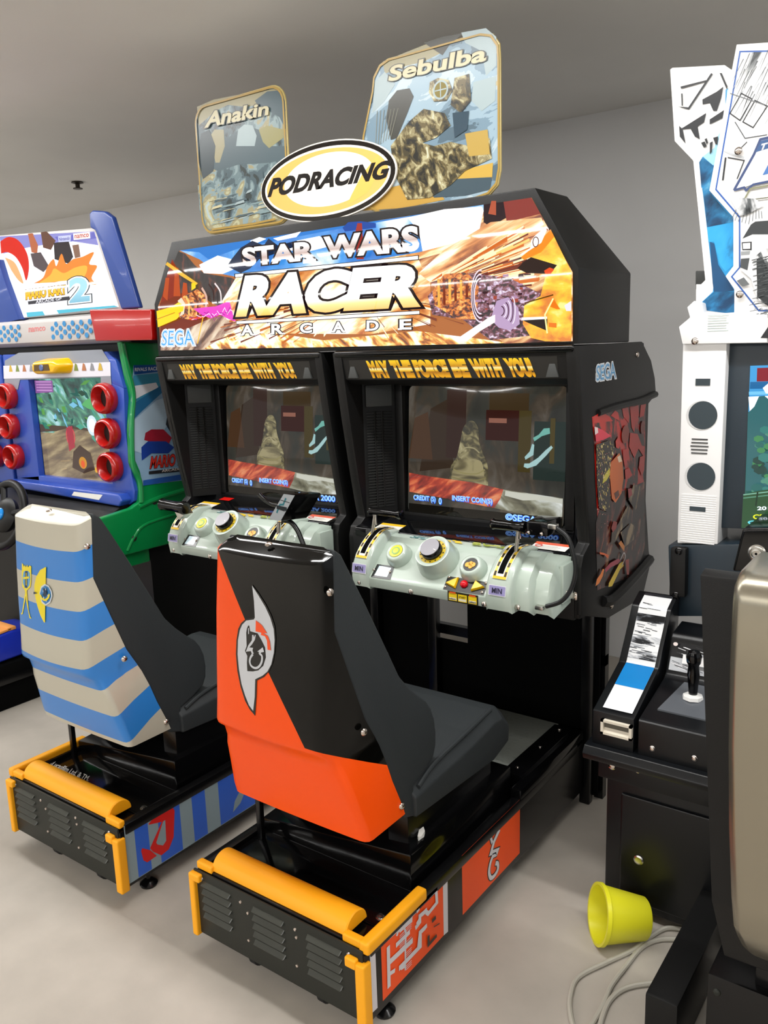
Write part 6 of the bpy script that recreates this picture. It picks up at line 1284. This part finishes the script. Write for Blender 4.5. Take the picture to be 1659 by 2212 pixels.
A.poly([(.4811,1.0997),(.5138,1.1105),(.639,1.1406),(.6459,1.029),(.4809,1.0123)], g('2f5236')); A.line([(.4812,1.0985),(.6396,1.1314)], .003, g('7ab09a')); A.line([(.4816,1.0901),(.6402,1.1223)], .003, g('5a9078')); A.line([(.515,1.1083),(.5125,1.0722)], .004, g('22382a'))
A.text('2014', [(.5163,1.0617),(.5596,1.0667),(.5591,1.0762),(.5158,1.0713)], g('e8f4ff', 1.3), .03); A.text('CREDIT', [(.5076,1.038),(.5821,1.0463),(.5815,1.058),(.507,1.05)], g('e8f02a', 1.2), .03)
c = [(.5114,1.0287)][0]; A.poly(ell(c[0], c[1], .016, .006, 18), g('6adce8')); A.poly(ell(c[0], c[1], .011, .0035, 14), g('2a5a60')); A.text('VOL', [(.5336,1.0249),(.5724,1.0299),(.5718,1.0406),(.5331,1.0356)], g('8ae4f0'), .03)
A.build('screen_picture', rs)
# lower housing, dash with lock
b = MB(NV); b.prism([(.2979,.9473),(.651,.9949),(.6626,.8071),(.311,.7477)], 'y', 1.0, 1.3, .006); b.build('lower_housing', ral)
b = MB(BLACK); b.prism([(.312,.9466),(.3531,.9489),(.3558,.8142),(.3128,.8141)], 'y', .975, 1.05, .006); b.build('hinge_cover', ral)
for q in [(.3348,.975,.94),(.3319,.975,.817)]: screw(q, (0, -1, 0), .010, ral, BLACKG)
b = MB(BLACKG); qd = [(.5302,1.0572),(.6803,1.0758),(.6866,.9739),(.5117,.9502)]; b.prism(qd, 'y', .80, .99, .008, 3); ds = b.build('dash_console', ral)
c = [(.5652,.8,1.0028)][0]; b = MB(STEEL); b.lathe([(.020, 0), (.020, .004), (.016, .006), (.013, .004), (.011, .004), (.011, .012), (.008, .014), (0, .013)], c, (0, -1, 0), 28); b.m(PITCH); b.lathe([(.0035, .0132), (0, .0145)], c, (0, -1, 0), 10); b.build('lock', ds)
# coin box and control desk: two stepped blocks side by side
def desk(name, x0, x1, prof, m, lbl=None):
    b = MB(m); b.prism(prof, 'x', x0, x1, .005); return b.build(name, ral, **({'label': lbl} if lbl else {}))
DP = [(.665, .495), (.665, .585), (.680, .590), (.840, .655), (.895, .735), (.930, .790), (.985, .815), (1.0, .80), (1.0, .495)]
cbx = desk('coin_box', .228, .335, DP, DKB)
D2 = [(.665, .495), (.665, .585), (.672, .590), (.850, .630), (.865, .640), (.905, .725), (.915, .735), (.99, .745), (1.0, .74), (1.0, .495)]
dk = desk('control_desk', .345, .62, D2, DKB)
A = None
def along(prof, i0, n): return None
top = []
for (y0, z0), (y1, z1) in zip(DP[2:6], DP[3:7]): top += [Vector((0, y0 + (y1 - y0) * k / 6, z0 + (z1 - z0) * k / 6)) for k in range(6)]
top.append(Vector((0, *DP[6])))
b = MB(ink('f0f2f4', .12))
def strip(x0, x1, i0, i1, m, d):
    rings = []
    for i in range(i0, i1 + 1):
        p = top[i]; t = (top[min(i + 1, len(top) - 1)] - top[max(i - 1, 0)]).normalized(); nn = Vector((0, -t.z, t.y)) * d
        rings.append([(x0, p.y + nn.y, p.z + nn.z), (x1, p.y + nn.y, p.z + nn.z)])
    b.m(m); b.loft(rings, closed=False, caps=False)
strip(.250, .325, 0, 23, ink('f0f2f4', .12), .003); strip(.250, .325, 3, 6, ink('1f86d0', .15), .0036); strip(.250, .325, 14, 16, noise_mat('desk_sketch_print', 60, [(.4, '16181c'), (.52, '5a5e64'), (.6, 'e8eaee')], (3, 1, 1), (0, 0, 0), 7, .6, 0, .15), .0036); strip(.250, .325, 7, 11, noise_mat('desk_line_print', 50, [(.38, '2a2c30'), (.46, 'b0b4ba'), (.52, 'f0f2f4')], (4, 1, 1), (0, 0, 0), 7, .6, 0, .15), .0036); strip(.250, .325, 22, 23, ink('2a2c30', .15), .0036)
for k in range(46):
    i = rn.choice([7, 8, 9, 10, 11, 12, 13, 17, 18]); x = rn.uniform(.250, .30); w = rn.uniform(.006, .03)
    p, p2 = top[i], top[i + 1]; t = (p2 - p).normalized(); nn = Vector((0, -t.z, t.y)) * .0044; f = rn.random(); c = p.lerp(p2, f); e2 = p.lerp(p2, min(1, f + .12))
    b.m(ink(('2a2c30', '6a6e74')[k % 2], .15)); xr = min(.325, x + w)
    b.flat([(x, c.y + nn.y, c.z + nn.z), (xr, c.y + nn.y, c.z + nn.z - .001), (xr, e2.y + nn.y, e2.z + nn.z - .001), (x, e2.y + nn.y, e2.z + nn.z)], [(0, 1, 2, 3)])
b.build('desk_print', cbx, label='white and blue ink-drawn strip along the coin box')
b = MB(mat('cream_plastic', 'e4dccb', .4)); cq = [(.254,.664,.5575),(.3328,.664,.5653),(.3315,.664,.5259),(.2547,.664,.5215)]; x0, x1 = cq[0][0], cq[1][0]; z0, z1 = .532, .570
b.prism([(x0, z0), (x1, z0), (x1, z0 + .006), (x0, z0 + .006)], 'y', .655, .668); b.prism([(x0, z1 - .006), (x1, z1 - .006), (x1, z1), (x0, z1)], 'y', .655, .668); b.prism([(x0, z0), (x0 + .007, z0), (x0 + .007, z1), (x0, z1)], 'y', .655, .668); b.prism([(x1 - .007, z0), (x1, z0), (x1, z1), (x1 - .007, z1)], 'y', .655, .668)
b.hull([(x, y, z) for x in (x0 + .006, x1 - .006) for y, z in ((.657, z0 + .005), (.6645, z0 + .018), (.666, z0 + .005))]); b.m(ink('5a564c', .6)); b.box(x0 + .006, x1 - .006, .6635, .6645, z0 + .005, z1 - .005)
b.build('coin_return', cbx, label='cream coin return tray')
b = MB(DKB); b.prism([(.64, .462), (.635, .478), (.648, .496), (.70, .500), (1.0, .50), (1.0, .462)], 'x', .215, .64, .003); b.build('desk_lip', ral)
b = MB(DKB); b.box(.24, .62, .68, 1.0, .40, .465, .004); b.build('under_desk', ral)
for q in [(.2767,.68,.4386),(.3431,.68,.4454),(.4686,.68,.4545)]: screw(q, (0, -1, 0), .010 if q[0] < .28 else .007, ral)
for q in [(.3818,.664,.5225),(.4813,.664,.5251)]: screw(q, (0, -1, 0), .008, dk)
# printed plate, card and shifter on the desk
A = Art(lambda a, s, h: (a, .868 + s * .42 - h * .9, .648 + s * .90 + h * .4 + .001), .0003)
A.poly(bx(.352, .0, .60, .075), ink('c9cdd2', .15)); A.poly(bx(.352, .035, .60, .075), ink('1e2024', .15))
for k in range(30): x = rn.uniform(.355, .42); z = rn.uniform(.005, .07); A.quads([[(x, z), (x + .02, z - .004), (x + .02, z - .0025), (x, z + .0015)]], ink(('f0f0f4', '3a3c40')[k % 2], .2))
A.poly(bx(.385, .022, .60, .046), ink('f4f4f4', .3)); A.text('100', bx(.405, .030, .425, .038), ink('22242a', .3), .02); A.poly(bx(.415, .046, .60, .053), ink('b4b8be', .3))
A.poly(ell(.362, .068, .006, .005, 12), ink('e8dcd8', .3)); A.build('desk_plate', dk)
b = MB(ink('5a5e64', .3)); b.box(.375, .60, .72, .85, .612, .616) if 0 else b.hull([(x, y, z) for x, y, z in ((.375, .715, .604), (.60, .715, .604), (.60, .845, .633), (.40, .845, .633), (.375, .715, .6), (.60, .715, .6), (.60, .845, .629), (.40, .845, .629))]); b.build('shifter_plate', dk)
b = MB(BLACKG); c = [(.4474,.79,.6062)][0]; c0 = [(.4376,.79,.6283)][0]; tp = [(.4409,.79,.6874)][0]
b.lathe([(.010, 0), (.012, .03), (.015, .06), (.013, .085), (.017, .092), (.019, .108), (.014, .12), (0, .124)], (c0[0], .79, .622), (0, -.05, 1), 20); b.m(ink('f0f0ee', .4)); b.lathe([(.026, -.002), (.024, .006), (.012, .010), (0, .010)], (c0[0], .79, .62), (0, 0, 1), 8)
b.build('gear_shifter', dk)
# base
b = MB(DKB); b.box(.243, .62, .735, 1.30, .02, .42, .006); bs = b.build('cabinet_base', ral)
b = MB(DKB); b.box(.285, .60, .726, .737, .045, .345, .010, 3); dr = b.build('coin_door', ral)
c = [(.3368,.726,.1721)][0]; b = MB(STEEL); b.lathe([(.013, 0), (.013, .003), (.009, .005), (.005, .004), (0, .004)], c, (0, -1, 0), 20); b.build('lock', dr)
b = MB(BLACK); b.box(.495, .563, .315, .73, .0, .150, .006); b.build('base_beam', ral)
screw((.515, .315, .075), (0, -1, 0), .008, ral, DARKP)

# seat of that cabinet, close to the camera
rse = thing('drift_seat_unit', (.85, .45, 0), 'seat with a smooth metallic silver back at the right edge of the picture', 'arcade seat')
SLV = mat('metallic_silver_shell', 'a09a8a', .27, metal=.85)
b = MB(SLV)
def sring(z, y, x0=.650, r=.02): return [(x0, y + .16, z), (x0 + .002, y + .05, z), (x0 + .006, y + .012, z), (x0 + .022, y, z), (1.05, y - .012, z), (1.06, y + .16, z)]
b.loft([[(x + .01 if x < .9 else x, max(y, .245), 1.108) for x, y, z in sring(1.108, .225)]] + [sring(z, y, x0 - .010) for z, y, x0 in ((1.10, .218, .660), (1.085, .203, .658), (1.06, .197, .658), (.95, .195, .659), (.8, .193, .664), (.65, .192, .672), (.52, .192, .682), (.46, .196, .688), (.43, .21, .693), (.40, .23, .698), (.375, .26, .70))])
b.build('seat_shell', rse, angle=50)
b = MB(BLACK)
SB = [(.275, 1.080), (.305, 1.086), (.345, 1.070), (.37, .9), (.42, .70), (.47, .58), (.47, .50), (.42, .38), (.36, .30), (.30, .32), (.27, .45)]
rings = []
for x, ins in ((.592, .010), (.580, .0)): rings.append([(x + (.0 if z > .75 else (.75 - z) * .16), y + (ins if y < .35 else -ins), z - (ins if z > .7 else -ins)) for y, z in SB])
rings = rings + [[(1.05, y, z) for y, z in SB]]
b.loft(rings, bev=.004); b.build('backrest', rse)
b = MB(BLACKM); b.box(.616, 1.05, .322, .64, .0, .25, .006); b.box(.70, 1.02, .34, .60, .25, .44, .004); b.build('base', rse)
for x, z in ((.635, .215), (.632, .12)): screw((x, .322, z), (0, -1, 0), .008, rse, DARKP)

# ---------------------------------------------------------------- bucket and leads on the floor
ax = Vector((-.78, -.627, 0)).normalized(); R1, R2, LN = .0735, .052, .124
tilt = math.asin((R1 - R2) / LN); axd = (ax * math.cos(tilt) + Vector((0, 0, 1)) * math.sin(tilt)).normalized()
rim = [(.2807,.593,.0725)][0]; rc = Vector((rim[0], rim[1], R1 * math.cos(tilt) + .001)); bc = rc - axd * LN
b = MB(mat('yellow_bucket_plastic', 'e6e22a', .35)); b.lathe([(0, 0), (R2 - .004, 0), (R2, .004), (R1 - .003, LN - .012), (R1 + .002, LN - .010), (R1 + .002, LN), (R1 - .005, LN), (R2 - .006, .008), (0, .006)], bc, axd, 48)
bk = b.build('bucket', None, (rc.x, rc.y, 0)); bk['label'] = 'small yellow plastic bucket lying on its side on the concrete floor'; bk['category'] = 'bucket'
CB = mat('grey_cable_sheath', 'b8b4a8', .5)
for pts, lb in (([(.4661,.7475,.006),(.4148,.7237,.006),(.3896,.6637,.006),(.3718,.6,.006),(.3342,.5251,.006),(.296,.4407,.006),(.3033,.3757,.006),(.3257,.3246,.006),(.3629,.272,.006)], 'grey cable looping widest to the left on the floor beside the bucket'),
                ([(.4666,.707,.006),(.4139,.6718,.006),(.3856,.6171,.006),(.3761,.5308,.006),(.3705,.4553,.006),(.3765,.3832,.006),(.3762,.3038,.006)], 'grey cable running straight down behind the wide loop'),
                ([(.4752,.5344,.006),(.4395,.5104,.006),(.3999,.4663,.006),(.3845,.4134,.006),(.3891,.3515,.006),(.4019,.2983,.006)], 'grey cable coming out from the black floor beam')):
    b = MB(CB); b.tube(smooth_path(pts, 8), .006, 8); o = b.build('power_cable', None, (pts[3][0], pts[3][1], 0)); o['label'] = lb; o['category'] = 'cable'; o['group'] = 'grey cables on the floor'
